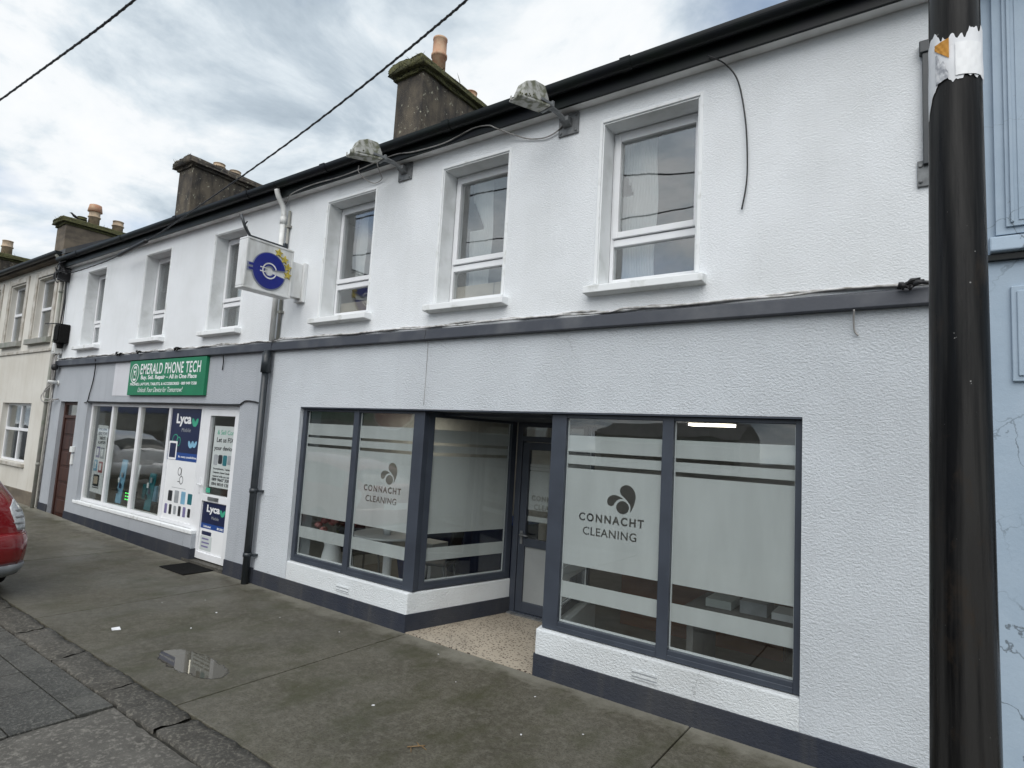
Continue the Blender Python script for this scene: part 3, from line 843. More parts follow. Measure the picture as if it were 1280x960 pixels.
film(f2, -2.523, -1.692, YF, BANDS, logo_loops(0, 0))
film(f2, -1.601, -.770, YF, BANDS)
def local(A, B):
    A = Vector((*A, 0)); B = Vector((*B, 0)); e = (B-A).normalized(); n = Vector((-e.y, e.x, 0))
    return Matrix(((e.x, n.x, 0, A.x), (e.y, n.y, 0, A.y), (0, 0, 1, 0), (0, 0, 0, 1))), (B-A).length
ML, LL = local((-4.150, .12), (-3.892, 1.30))
r1 = front(0, LL, [(0, .075), (LL-.075, LL)], y0=.0, y1=.07, M4=ML, top=.05)
film(r1, .077, LL-.077, .040, BANDS, M4=ML)
MR, LR = local((-2.968, 1.30), (-2.710, .12))
r2 = front(0, LR, [(0, .075), (LR-.075, LR)], y0=.0, y1=.07, M4=MR, top=.05)
film(r2, .077, LR-.077, .040, BANDS, M4=MR)
# entrance door between the returns
DY = 1.31
mb = MB()
mb.box(-3.888, -3.815, DY, DY+.08, 0, 2.10); mb.box(-3.045, -2.972, DY, DY+.08, 0, 2.10)
mb.box(-3.815, -3.045, DY, DY+.08, 2.05, 2.10); mb.box(-3.815, -3.045, DY, DY+.08, 1.885, 1.945); mb.box(-3.815, -3.045, DY-.01, DY+.08, 0.008, .03)
df = mb.build('door_frame', 'anth', shop, bevel=.004)
mb = MB(); mb.box(-3.813, -3.047, DY+.03, DY+.036, 1.946, 2.049); mb.build('pane', 'glass', df)
mb = MB()
a0, a1, b0, b1 = -3.808, -3.052, .034, 1.88
mb.box(a0, a0+.085, DY+.006, DY+.062, b0, b1); mb.box(a1-.085, a1, DY+.006, DY+.062, b0, b1)
mb.box(a0+.085, a1-.085, DY+.006, DY+.062, b0, b0+.11); mb.box(a0+.085, a1-.085, DY+.006, DY+.062, .735, .825); mb.box(a0+.085, a1-.085, DY+.006, DY+.062, b1-.085, b1)
door = mb.build('door', 'anth', shop, bevel=.004)
mb = MB(); mb.box(a0+.083, a1-.083, DY+.034, DY+.040, .823, b1-.083); mb.build('pane', 'glass', door)
mb = MB(); mb.box(a0+.083, a1-.083, DY+.03, DY+.042, b0+.108, .737); mb.build('frosted_panel', 'panelgrey', door)
dl = [[((x+2.1)*.88+2.1-2.1-3.43, (z-1.35)*.88+1.31) for x, z in lp] for lp in logo_loops(0, 0)]
film(door, a0+.086, a1-.086, DY+.0425, [(1.61, 1.64), (1.573, 1.592+.012), (1.135, 1.56), (1.01, 1.066)], dl)
mb = MB(); mb.box(a0+.03, a0+.062, DY-.006, DY+.0055, .76, .90); mb.tube([(a0+.046, DY-.005, .862), (a0+.046, DY-.045, .862)], .009); mb.tube([(a0+.046, DY-.045, .862), (a0+.15, DY-.048, .858)], .0095)
mb.build('handle', 'steel', door)
mb = MB(); mb.box(-3.87, -2.99, DY-.06, DY-.001, -.01, .02); mb.build('threshold', 'steel', shop)

# ------------------------------------------------------------------ left-hand shop (phone repair)
PX0, PX1 = -14.05, -6.745
ph = thing('shop_building', 'grey fronted two-storey phone shop with green fascia sign and white framed windows', 'shop', (-10.4, 0, 0))
mb = MB(); mb.wall(PX0, PX1, 2.84, 4.93, [(*W[k], 3.18, 4.592) for k in (4, 5, 6)], 0, .30)
mb.build('upper_wall', 'stucco_up', ph)
mb = MB(); mb.wall(PX0, PX1, 0, 2.838, [(-12.30, -8.44, .40, 2.14), (-8.44, -7.40, 0, 2.14), (-13.57, -12.75, .0, 2.15)], 0, .30)
mb.build('lower_wall', 'stucco_grey', ph)
mb = MB(); mb.box(-8.4395, -8.27, .0005, .066, -.03, .371); mb.build('sill_wall', 'stucco_grey', ph)
mb = MB(); mb.box(-12.42, -8.275, -.012, .06, .372, .425); mb.build('window_sill', 'trim_white', ph, bevel=.008)
mb = MB()
for a, b_ in ((-14.05, -13.575), (-12.745, -8.272), (-7.398, PX1)): mb.box(a, b_, -.016, -.001, -.03, .185+gz((a+b_)/2)*.4)
mb.box(-8.271, -8.256, -.016, .14, -.03, .185)
mb.build('plinth', 'stucco_plinth', ph, bevel=.005)
mb = MB(); mb.prism([(-.062, 2.828), (-.001, 2.822), (-.001, 2.942), (-.052, 2.93)], 'x', -13.95, PX1); mb.build('string_course', 'band', ph, bevel=.006)
mb = MB(); mb.box(-11.33, -10.668, -.005, -.0005, 2.262, 2.818); mb.build('sign_patch', 'stucco_pale', ph)
body(ph, PX0, PX1, 'stucco_up', room='room')
eaves(ph, PX0, PX1)
for k in (4, 5, 6): upper_window(ph, *W[k])
chimney(ph, -7.45, -6.83, 2.25, 4.05, 8.10, 'chimney', [(-7.1, 2.85, .80, .125, 'pot'), (-7.12, 3.78, .30, .12, 'pot')])
# window and door set, 8 cm back
mb = MB(); y0, y1 = .07, .14
zb, zt = .40, 2.135
ups = [(-12.298, -12.235), (-11.455, -11.385), (-10.46, -10.37), (-9.445, -9.375), (-8.49, -8.45)]
for a, b_ in ups: mb.box(a, b_, y0, y1, zb+.02, zt)
for (a, b_), (c_, d_) in zip(ups, ups[1:]):
    mb.box(b_, c_, y0+.003, y1, zb+.02, zb+.075); mb.box(b_, c_, y0+.003, y1, zt-.05, zt)
sw = mb.build('shop_window', 'upvc', ph, bevel=.004)
for (a, b_), (c_, d_) in zip(ups, ups[1:]):
    mb = MB(); mb.box(b_-.003, c_+.003, y0+.03, y0+.036, zb+.073, zt-.048); mb.build('pane', 'glass', sw)
mb = MB()
mb.box(-8.446, -8.385, y0, y1, .05, zt); mb.box(-7.47, -7.402, y0, y1, .05, zt); mb.box(-8.385, -7.47, y0, y1, zt-.05, zt)
mb.box(-8.38, -8.225, y0-.006, y1-.01, .065, zt-.052); mb.box(-7.60, -7.475, y0-.006, y1-.01, .065, zt-.052)
mb.box(-8.225, -7.60, y0-.006, y1-.01, .065, .155); mb.box(-8.225, -7.60, y0-.006, y1-.01, .832, .925); mb.box(-8.225, -7.60, y0-.006, y1-.01, zt-.14, zt-.052)
d2 = mb.build('door', 'upvc', ph, bevel=.004)
mb = MB(); mb.box(-8.228, -7.597, y0+.03, y0+.036, .922, zt-.137); mb.build('pane', 'glass', d2)
mb = MB(); mb.box(-8.228, -7.597, y0+.02, y0+.05, .152, .835); mb.build('door_panel', 'upvc', d2)
mb = MB(); mb.box(-8.33, -8.295, y0-.016, y0-.0065, .93, 1.13); mb.tube([(-8.312, y0-.014, 1.05), (-8.312, y0-.05, 1.05), (-8.20, y0-.052, 1.045)], .009); mb.build('handle', 'upvc', d2)
mb = MB(); mb.box(-8.06, -7.80, y0-.018, y0-.0065, .853, .90); mb.box(-8.05, -7.81, y0-.022, y0-.0185, .875, .897); mb.build('letter_plate', 'steel', d2)
mb = MB(); mb.box(-8.44, -7.402, -.02, .14, -.02, .048); mb.build('door_step', 'kerb', ph)
# old brown door by the party wall
mb = MB(); y0 = .07
mb.box(-13.568, -13.50, y0, y0+.06, .0, 2.148); mb.box(-12.82, -12.752, y0, y0+.06, .0, 2.148); mb.box(-13.5, -12.82, y0, y0+.06, 2.09, 2.148); mb.box(-13.5, -12.82, y0, y0+.06, 1.84, 1.90)
d3 = mb.build('door', 'mahog', ph, bevel=.004)
mb = MB(); mb.box(-13.498, -12.822, y0+.02, y0+.05, .02, 1.84)
for k in range(6):
    z = .10+k*.29
    mb.prism([(-13.43, z), (-12.89, z), (-12.89, z+.24), (-13.43, z+.24)], 'y', y0+.004, y0+.0195)
mb.build('door_panel', 'mahog', d3, bevel=.012)
mb = MB(); mb.box(-13.498, -12.822, y0+.025, y0+.031, 1.90, 2.09); mb.build('pane', 'glass', d3)
mb = MB(); mb.box(-12.71, -12.60, -.05, -.001, 1.24, 1.34); mb.box(-12.69, -12.62, -.03, -.001, 1.02, 1.20); mb.build('intercom', 'pipe_white', ph, bevel=.006)

# ------------------------------------------------------------------ cream house at the left, blue house at the right
cr = thing('town_house', 'cream rendered house with moulded upper windows and grey stone sills beyond the phone shop', 'house', (-18, 0, 0))
CRW = [(-15.66, -14.68, 3.45, 4.75), (-17.40, -16.43, 3.45, 4.75), (-19.15, -18.18, 3.45, 4.75)]
low = [(-16.95, -15.14, .86, 2.10), (-19.9, -18.3, .86, 2.10)]
mb = MB(); mb.wall(-22.3, -14.06, 0, 5.03, CRW+low, 0, .3); mb.build('front_wall', 'cream', cr)
body(cr, -22.3, -14.06, 'cream', eave=5.08, ridge=7.35)
for (a, b_, c_, d_) in CRW:
    mb = MB(); mb.box(a-.16, a-.03, -.03, -.001, c_, d_+.16); mb.box(b_+.03, b_+.16, -.03, -.001, c_, d_+.16); mb.box(a-.03, b_+.03, -.03, -.001, d_+.03, d_+.16)
    mb.build('window_trim', 'cream_trim', cr, bevel=.01)
    mb = MB(); mb.box(a-.17, b_+.15, -.09, .08, c_-.12, c_-.005); mb.build('window_sill', 'pipe_old', cr, bevel=.008)
for (a, b_, c_, d_) in CRW+low:
    mb = MB(); F = .05; y = .10; zs = c_+(d_-c_)*(.5 if d_ > 3 else .55)
    mb.box(a+.002, a+F, y, y+.06, c_+.005, d_-.002); mb.box(b_-F, b_-.002, y, y+.06, c_+.005, d_-.002)
    mb.box(a+F, b_-F, y, y+.06, c_+.005, c_+F); mb.box(a+F, b_-F, y, y+.06, d_-F, d_-.002); mb.box(a+F, b_-F, y-.012, y+.06, zs-.03, zs+.03)
    if b_-a > 1: mb.box((a+b_)/2-.03, (a+b_)/2+.03, y, y+.06, c_+F, d_-F)
    wd = mb.build('window', 'upvc', cr, bevel=.004)
    mb = MB(); mb.box(a+F-.003, b_-F+.003, y+.03, y+.036, c_+F-.003, d_-F+.003); mb.build('pane', 'glass_up', wd)
for (a, b_, c_, d_) in low:
    mb = MB(); mb.box(a-.05, b_+.06, -.05, .095, c_-.07, c_-.002); mb.build('window_sill', 'cream_trim', cr, bevel=.006)
mb = MB(); mb.box(-22.3, -14.20, -.03, -.001, 3.16, 3.22); mb.build('string_course', 'cream_trim', cr, bevel=.008)
mb = MB(); mb.box(-22.3, -14.28, -.04, -.001, -.05, .36); mb.build('plinth', 'chimney_brown', cr, bevel=.01)
mb = MB(); mb.box(-22.3, -14.06, -.14, -.002, 5.0, 5.06); mb.build('soffit', 'chimney_brown', cr)
mb = MB(); mb.prism([(-.142, 5.10)]+[(-.20+.058*math.cos(a), 5.09-.06*math.sin(a)) for a in [k*math.pi/14 for k in range(15)]]+[(-.26, 5.10)], 'x', -22.3, -14.06); mb.build('gutter', 'gutter', cr)
chimney(cr, -15.0, -14.32, 2.25, 4.1, 8.18, 'chimney', [(-14.62, 3.0, .22, .14, 'pot_pale'), (-14.62, 3.42, .20, .14, 'pot_pale')], capm='chimney')
chimney(cr, -22.9, -22.15, 2.25, 4.35, 8.10, 'chimney_brown', [(-22.4, 3.05, .52, .16, 'pot_pale'), (-22.4, 3.75, .40, .16, 'pot_pale'), (-22.4, 2.72, .2, .13, 'moss')])
mb = MB(); mb.lathe((-22.4, 3.05, 8.55), [(.15, 0), (.21, .02), (.17, .24), (.12, .26)], 18); mb.build('chimney_pot', 'pot', cr)
bl = thing('town_house', 'pale blue painted house with flaking paint and moulded pilaster behind the black pole', 'house', (2.5, 0, 0))
mb = MB(); mb.wall(.16, 6.5, 0, 4.95, [(1.3, 2.4, 3.3, 4.6), (1.1, 3.0, .7, 2.2)], 0, .3); mb.build('front_wall', 'bluepaint', bl)
body(bl, .16, 6.5, 'bluepaint')
eaves(bl, .16, 6.5)
mb = MB()
mb.box(.285, .84, -.03, -.001, 3.20, 4.9); mb.box(.33, .80, -.045, -.0305, 3.24, 4.80); mb.box(.35, .365, -.058, -.0455, 3.26, 4.78); mb.box(.385, .78, -.05, -.0455, 3.27, 4.77)
mb.build('pilaster', 'bluepaint', bl, bevel=.006)
mb = MB(); mb.prism([(-.07, 3.10), (-.001, 3.09), (-.001, 3.199), (-.055, 3.185)], 'x', .255, 6.5); mb.build('string_course', 'bluepaint', bl, bevel=.008)
mb = MB(); mb.box(.245, 6.5, -.035, -.001, 3.055, 3.088); mb.build('fascia', 'gutter', bl)  # black strip standing in for the dark gap under the ledge, no real fascia
mb = MB(); mb.box(.345, .80, -.02, -.001, 2.36, 2.90); mb.box(.37, .78, -.03, -.0205, 2.39, 2.87); mb.build('wall_panel', 'bluepaint', bl, bevel=.006)
for (a, b_, c_, d_) in ((1.3, 2.4, 3.3, 4.6), (1.1, 3.0, .7, 2.2)):
    mb = MB(); mb.box(a, a+.05, .15, .2, c_, d_); mb.box(b_-.05, b_, .15, .2, c_, d_); mb.box(a+.05, b_-.05, .15, .2, c_, c_+.05); mb.box(a+.05, b_-.05, .15, .2, d_-.05, d_)
    wd = mb.build('window', 'upvc', bl); mb = MB(); mb.box(a+.047, b_-.047, .17, .176, c_+.047, d_-.047); mb.build('pane', 'glass_up', wd)
fh = thing('town_house', 'dark roofed house farthest left, only its mossy roof and chimney pot showing', 'house', (-26, 0, 0))
mb = MB(); mb.wall(-30, -22.32, 0, 4.9, [(-29, -28, 3.3, 4.5), (-26, -25, 3.3, 4.5), (-27, -25, .8, 2.2)], 0, .3); mb.build('front_wall', 'cream', fh)
for (a, b_, c_, d_) in ((-29, -28, 3.3, 4.5), (-26, -25, 3.3, 4.5), (-27, -25, .8, 2.2)):
    mb = MB(); mb.box(a, b_, .15, .2, c_, d_); mb.build('window', 'carglass', fh)
body(fh, -30, -22.32, 'cream', eave=4.95, ridge=7.25)
chimney(fh, -27.6, -26.9, 1.75, 3.1, 7.5, 'chimney', [(-27.2, 2.1, .55, .16, 'pot_pale')])

# ------------------------------------------------------------------ pipes, cables, brackets on the fronts
mb = MB(); mb.tube(smooth_path([(-6.74, -.19, 4.86), (-6.74, -.16, 4.78), (-6.74, -.08, 4.66), (-6.74, -.062, 4.55)], 4), .033, 12)
mb.lathe((-6.74, -.062, 2.95), [(.033, 0), (.033, 1.62)], 14); mb.lathe((-6.74, -.062, 4.45), [(.040, 0), (.040, .09)], 14); mb.lathe((-6.74, -.062, 3.75), [(.039, 0), (.039, .05)], 14)
o = thing('drainpipe', 'rainwater pipe between the two shops, white above the dark band and black below', 'drainpipe', (-6.76, -.06, 0))
mb.build('upper_pipe', 'pipe_white', o)
mb = MB(); mb.lathe((-6.78, -.078, -.03), [(.043, 0), (.041, 2.86)], 14)
mb.lathe((-6.78, -.078, 1.08), [(.05, 0), (.05, .05)], 14); mb.lathe((-6.78, -.078, .32), [(.052, 0), (.052, .045)], 14); mb.lathe((-6.78, -.078, 2.55), [(.06, 0), (.055, .25)], 14)
mb.box(-6.73, -6.68, -.06, -.001, .33, .355); mb.box(-6.73, -6.68, -.06, -.001, 1.09, 1.115)
mb.build('lower_pipe', 'pipe_dark', o)
mb = MB(); mb.tube([(-6.672, -.025, 4.62), (-6.672, -.025, 2.97)], .017, 8); mb.box(-6.70, -6.63, -.05, -.001, 4.40, 4.43); mb.box(-6.70, -6.63, -.05, -.001, 3.3, 3.33)
tag(mb.build('conduit', 'pipe_old'), 'thin grey conduit running beside the white rainwater pipe', 'conduit')
mb = MB(); mb.tube(smooth_path([(-14.11, -.22, 5.03), (-14.11, -.16, 4.93), (-14.13, -.07, 4.8), (-14.13, -.06, 4.6)], 4), .032, 10); mb.lathe((-14.13, -.06, .02), [(.034, 0), (.032, 4.6)], 12)
for z in (.9, 2.1, 3.3, 4.3): mb.lathe((-14.13, -.06, z), [(.04, 0), (.04, .06)], 12)
tag(mb.build('drainpipe', 'pipe_old'), 'old grey rainwater pipe at the corner of the cream house', 'drainpipe')
mb = MB(); mb.tube([(-14.02, -.02, 2.9), (-14.02, -.02, .12)], .015, 8)
tag(mb.build('conduit', 'cable_grey'), 'slim pale conduit on the grey pier left of the brown door', 'conduit')

def cable(name, label, pts, r, mt, n=6, group=None, k=6):
    mb = MB(); mb.tube(smooth_path(pts, k), r, n)
    return tag(mb.build(name, mt, smooth=True), label, 'cable', group)
cable('cable', 'loose black cable hanging from the gutter down the blank white wall', [(-1.36, -.142, 4.80), (-1.32, -.14, 4.77), (-1.25, -.07, 4.735), (-1.17, -.03, 4.60), (-1.115, -.025, 4.30), (-1.095, -.025, 4.0), (-1.10, -.02, 3.80), (-1.128, -.02, 3.62)], .0058, 'cable')
cable('cable', 'grey cable strung under the gutter from the white pipe to the upper flood lamp', [(-6.9, -.02, 4.72), (-6.75, -.04, 4.735), (-6.5, -.138, 4.77), (-6.09, -.142, 4.80), (-5.6, -.145, 4.785), (-5.23, -.142, 4.80), (-4.71, -.145, 4.835), (-4.4, -.142, 4.80), (-4.02, -.142, 4.785), (-3.8, -.142, 4.81), (-3.6, -.145, 4.84), (-3.42, -.142, 4.82), (-3.33, -.138, 4.77), (-3.2, -.06, 4.715), (-3.034, -.02, 4.645), (-2.86, -.02, 4.61), (-2.74, -.02, 4.63), (-2.67, -.03, 4.67)], .006, 'cable_grey')
cable('cable', 'pale loop of cable drooping beneath the lower flood lamp', [(-5.25, -.142, 4.85), (-5.245, -.14, 4.77), (-5.2, -.06, 4.70), (-5.1, -.02, 4.66), (-4.98, -.03, 4.68), (-4.95, -.10, 4.735), (-4.94, -.145, 4.79), (-4.93, -.145, 4.85)], .005, 'cable_grey')
pts = []
x = -14.0
while x < .05:
    pts.append((x, -.035+rnd.uniform(-.012, .01), 2.953+rnd.uniform(-.004, .016)+gz(x)*.1)); x += rnd.uniform(.12, .3)
cable('cable', 'paint-splashed cable lying along the top of the dark band, nearer the street', pts, .0085, 'cable_white', 6, None, 3)
pts = []
x = -13.8
while x < .05:
    pts.append((x, -.012+rnd.uniform(-.003, .006), 2.962+rnd.uniform(-.008, .024))); x += rnd.uniform(.10, .34)
cable('cable', 'second painted cable wandering along the wall just above the dark band', pts, .0095, 'cable_white', 6, None, 3)
mb = MB()
for x in (-10.42, -9.2, -11.2):
    for k in range(6):
        a = Vector((x+rnd.uniform(0, .12), -.07+rnd.uniform(-.01, .01), 2.935+rnd.uniform(-.01, .015))); d = Vector((rnd.uniform(.04, .13), rnd.uniform(-.03, .01), rnd.uniform(-.02, .045)))
        mb.tube([a, a+d*.5+Vector((0, -.012, .012)), a+d], [.006, rnd.uniform(.009, .017), .004], 6)
tag(mb.build('tape_wrap', 'rubber'), 'black tape rags bunched on the band over the green sign', 'tape')
mb = MB()
for k in range(7):
    a = Vector((-.17+rnd.uniform(-.03, .06), -.075, 2.925+rnd.uniform(-.02, .01))); d = Vector((rnd.uniform(-.02, .09), rnd.uniform(-.04, 0), rnd.uniform(-.02, .05)))
    mb.tube([a, a+d*.5+Vector((0, -.02, .01)), a+d], [.008, rnd.uniform(.010, .017), .006], 6)
mb.tube(smooth_path([(-.18, -.07, 2.93), (-.12, -.09, 2.955), (-.02, -.08, 2.945)], 4), .012)
tag(mb.build('cable_end', 'cable'), 'knot of cut black cable ends at the right end of the band', 'cable')
cable('cable', 'black cable dropping from the band to the phone shop window corner', [(-12.03, -.07, 2.90), (-12.06, -.04, 2.80), (-12.13, -.02, 2.55), (-12.22, -.02, 2.30), (-12.27, -.02, 2.16), (-12.40, -.02, 2.13)], .009, 'cable')
cable('cable', 'dark cable along the head of the phone shop window, kinked at the right', [(-12.3, -.014, 2.155), (-11, -.014, 2.15), (-9.5, -.014, 2.152), (-8.2, -.014, 2.15), (-7.45, -.014, 2.15), (-7.35, -.014, 2.17), (-7.25, -.016, 2.20), (-7.05, -.016, 2.19), (-6.9, -.016, 2.165), (-6.83, -.02, 2.16)], .010, 'cable')
cable('cable', 'short dark lead hanging below the band right of the green sign', [(-7.86, -.05, 2.82), (-7.87, -.03, 2.74), (-7.90, -.015, 2.66), (-7.905, -.015, 2.615)], .007, 'cable')
cable('cable', 'frayed grey hook of cable below the band on the right-hand wall', [(-.42, -.06, 2.82), (-.425, -.03, 2.75), (-.42, -.018, 2.69), (-.40, -.018, 2.66)], .006, 'cable_grey')
cable('cable', 'thin hairline lead down the wall joint beneath the band', [(-4.13, -.02, 2.815), (-4.125, -.004, 2.75), (-4.128, -.003, 2.18)], .0022, 'cable_grey')
# overhead wires
WA = [(-13.75, -.10, 4.66), (-13.279, -.12, 4.614), (-11.767, -.19, 4.59), (-10.643, -.26, 4.62), (-9.739, -.325, 4.655), (-8.755, -.41, 4.73), (-7.829, -.49, 4.818), (-6.673, -.624, 4.89), (-5.419, -.799, 4.947), (-4.388, -.973, 4.981), (-3.594, -1.134, 4.988), (-3.08, -1.255, 4.98), (-2.686, -1.36, 4.965), (-2.0, -1.56, 4.95), (1.5, -2.6, 5.1), (9, -5, 6)]
o = thing('overhead_cable', 'twisted overhead cable running from the wall corner up across the shop fronts', 'cable', (-13.7, -.1, 4.6))
mb = MB(); p = smooth_path(WA, 8)
mb.tube(p, .009, 8)
p = smooth_path(WA, 30)
mb.tube([q+Vector((0, .0048*math.cos(i*1.0), .0048*math.sin(i*1.0))) for i, q in enumerate(p)], .008, 6)
mb.build('wire', 'cable', o)
mb = MB(); mb.tube(smooth_path([(-11.2, -.225, 4.60), (-10.643, -.26, 4.622), (-10.2, -.29, 4.638), (-9.95, -.307, 4.647)], 4), [.02]+[.034]*11+[.02], 8)
mb.build('sleeve', 'cable', o)
WB = [(-26, -2.2, 7.2), (-17, -2.5, 5.95), (-11.018, -2.6, 5.4), (-8.231, -2.6, 5.226), (-7.22, -2.6, 5.164), (-6.379, -2.6, 5.111), (-5.587, -2.6, 5.065), (-4.952, -2.6, 5.046), (-4.303, -2.6, 5.032), (-1, -2.6, 5.1), (8, -2.6, 6)]
mb = MB(); p = smooth_path(WB, 9); mb.tube(p, .009, 8); p = smooth_path(WB, 30); mb.tube([q+Vector((0, .0048*math.cos(i*1.0), .0048*math.sin(i*1.0))) for i, q in enumerate(p)], .0075, 6)
tag(mb.build('overhead_cable', 'cable'), 'twisted overhead cable crossing the upper left corner of the sky', 'cable')

# cable bracket and boxes at the party wall corner
o = thing('cable_bracket', 'tangle of black insulators and wires on the wall corner under the gutter', 'bracket', (-13.9, -.1, 4.6))
mb = MB()
mb.box(-14.3, -13.85, -.16, -.11, 4.66, 4.72); mb.box(-13.98, -13.92, -.2, -.001, 4.50, 4.88)
for k in range(5): mb.lathe((-14.25+k*.11, -.14, 4.60+.03*(k % 2)), [(.02, 0), (.045, .02), (.03, .06), (.045, .08), (.02, .12)], 10)
mb.build('insulator', 'cable', o)
mb = MB()
for k in range(12):
    a = Vector((-14.3+rnd.random()*.5, -.12-rnd.random()*.1, 4.62+rnd.random()*.2)); b_ = Vector((-14.25+rnd.random()*.6, -.05-rnd.random()*.15, 4.45+rnd.random()*.5)); c_ = (a+b_)/2+Vector((rnd.uniform(-.15, .15), -.06, rnd.uniform(-.15, .1)))
    mb.tube(smooth_path([a, c_, b_], 5), .009, 5)
mb.tube(smooth_path([(-14.9, -.1, 4.72), (-14.5, -.12, 4.70), (-14.2, -.12, 4.68)], 4), .01, 5); mb.tube([(-14.75, -.06, 3.72), (-13.9, -.09, 3.66)], .012, 5)
mb.tube(smooth_path([(-13.99, -.05, 4.6), (-13.98, -.03, 4.2), (-14.02, -.03, 3.7), (-13.95, -.04, 3.5)], 5), .012, 5)
mb.tube(smooth_path([(-13.94, -.05, 4.55), (-13.93, -.03, 4.1), (-13.88, -.04, 3.62)], 5), .009, 5)
mb.build('wire', 'cable', o)
mb = MB(); mb.box(-13.83, -13.55, -.17, -.01, 3.26, 3.62); mb.box(-13.80, -13.58, -.19, -.1705, 3.30, 3.58); mb.lathe((-13.7, -.09, 3.16), [(.05, 0), (.06, .1)], 12)
tag(mb.build('junction_box', 'rubber', bevel=.02), 'black junction box high on the party wall corner', 'cable box')
mb = MB(); mb.box(-13.98, -13.82, -.13, -.01, 3.06, 3.30); mb.box(-13.95, -13.85, -.14, -.1305, 3.1, 3.26)
tag(mb.build('junction_box', 'pipe_white', bevel=.008), 'small white junction box just below the black one', 'cable box')
mb = MB()
for k in range(7):
    x = -13.95+k*.025
    mb.tube(smooth_path([(x, -.05, 3.08), (x-.03+rnd.uniform(-.05, .05), -.09, 2.98), (x-.02, -.10, 2.80), (-13.98+rnd.uniform(-.03, .05), -.07, 2.62), (-13.97+rnd.uniform(-.03, .03), -.05, 2.45)], 5), .010, 5)
mb.tube(smooth_path([(-13.98, -.05, 2.5), (-14.1, -.12, 2.35), (-13.98, -.14, 2.2), (-13.75, -.06, 2.18), (-13.62, -.03, 2.19)], 6), .012, 6)
mb.tube(smooth_path([(-13.98, -.05, 2.45), (-14.12, -.15, 2.26), (-13.95, -.17, 2.13), (-13.75, -.06, 2.15)], 6), .010, 6)
tag(mb.build('cable_bundle', 'cable_grey'), 'bundle of grey leads looping over the left end of the band', 'cable')
mb = MB(); mb.lathe((-13.8, -.10, 2.74), [(.03, 0), (.055, .03), (.05, .1), (.02, .12)], 14)
tag(mb.build('junction_box', 'cable'), 'round black joint dangling just under the left end of the band', 'cable box')
mb = MB(); mb.lathe((-13.80, -.001, 2.50), [(.05, 0), (.05, -.02), (.02, -.03), (.02, -.06)], 14, 'y'); mb.lathe((-13.78, -.06, 2.51), [(.032, .02), (.032, -.12), (.026, -.125)], 14, 'y')
tag(mb.build('security_camera', 'pipe_white'), 'small white security camera on the grey wall over the brown door', 'camera')

# flood lamps on wall arms
def flood(label, X, Z, moss_amt):
    o = thing('flood_lamp', label, 'lamp', (X, 0, Z), 'flood lamps under the gutter')
    mb = MB(); mb.box(X-.115, X+.085, -.018, -.001, Z-.105, Z+.085); mb.prism([(-.018, Z-.04), (-.018, Z+.04), (-.09, Z+.03), (-.09, Z-.01)], 'x', X-.06, X+.02)
    for a, b_ in ((-.09, -.08), (.06, -.08), (-.09, .06), (.06, .06)): mb.lathe((X+a, -.019, Z+b_), [(.012, 0), (.012, -.008)], 8, 'y')
    mb.build('wall_plate', 'steel', o, bevel=.003)
    mb = MB(); mb.tube(smooth_path([(X-.02, -.06, Z+.0), (X-.04, -.15, Z+.03), (X-.05, -.24, Z+.03), (X-.05, -.31, Z+.015)], 5), .022, 10)
    mb.build('arm', 'steel', o)
    T = Matrix.Translation((X-.05, -.30, Z)) @ Matrix.Rotation(R(-13), 4, 'Z') @ Matrix.Diagonal((.62, .74, .76, 1)) @ Matrix.Translation((-X+.05, .30, -Z))
    cx = X-.05
    mb = MB()
    mb.box(cx-.115, cx-.103, -.50, -.33, Z-.015, Z+.02); mb.box(cx+.103, cx+.115, -.50, -.33, Z-.015, Z+.02); mb.box(cx-.115, cx+.115, -.329, -.295, Z-.02, Z+.05)
    mb.xf(T); mb.build('yoke', 'steel', o, bevel=.003)
    mb = MB()      # tapering hood over the lamp
    def sec(y, zl, zh, hw): return [(cx-hw, y, zl), (cx+hw, y, zl), (cx+hw*.86, y, zh), (cx-hw*.86, y, zh)]
    S = [sec(-.345, Z-.005, Z+.07, .075), sec(-.43, Z-.02, Z+.19, .095), sec(-.58, Z-.035, Z+.185, .098), sec(-.71, Z-.055, Z+.12, .098), sec(-.77, Z-.075, Z-.03, .098)]
    V = [[mb.bm.verts.new(p) for p in s_] for s_ in S]
    fs = []
    for A, B in zip(V, V[1:]):
        for k in range(4): fs.append(mb.bm.faces.new([A[k], A[(k+1) % 4], B[(k+1) % 4], B[k]]))
    fs.append(mb.bm.faces.new(V[0])); fs.append(mb.bm.faces.new(V[-1])); bmesh.ops.recalc_face_normals(mb.bm, faces=fs)
    mb.xf(T); mb.build('hood', 'oldmetal', o, bevel=.010)
    mb = MB(); mb.hexa([(cx-.112, -.81, Z-.105), (cx+.112, -.81, Z-.105), (cx+.112, -.36, Z-.035), (cx-.112, -.36, Z-.035), (cx-.112, -.81, Z-.083), (cx+.112, -.81, Z-.083), (cx+.112, -.36, Z-.01), (cx-.112, -.36, Z-.01)])
    mb.box(cx-.08, cx-.05, -.822, -.8105, Z-.10, Z-.05); mb.box(cx+.05, cx+.08, -.822, -.8105, Z-.10, Z-.05)
    mb.xf(T); mb.build('rim', 'oldmetal', o, bevel=.006)
    mb = MB()
    for k in range(16*moss_amt):
        x = cx+rnd.uniform(-.10, .10); y = -.80+rnd.random()*.2; z = Z-.075+(y+.80)*.3+rnd.uniform(-.01, .02)
        mb.lathe((x, y, z), [(.004, -.009), (rnd.uniform(.006, .015), 0), (.004, .009)], 6)
    mb.xf(T); mb.build('moss_growth', 'moss', o)
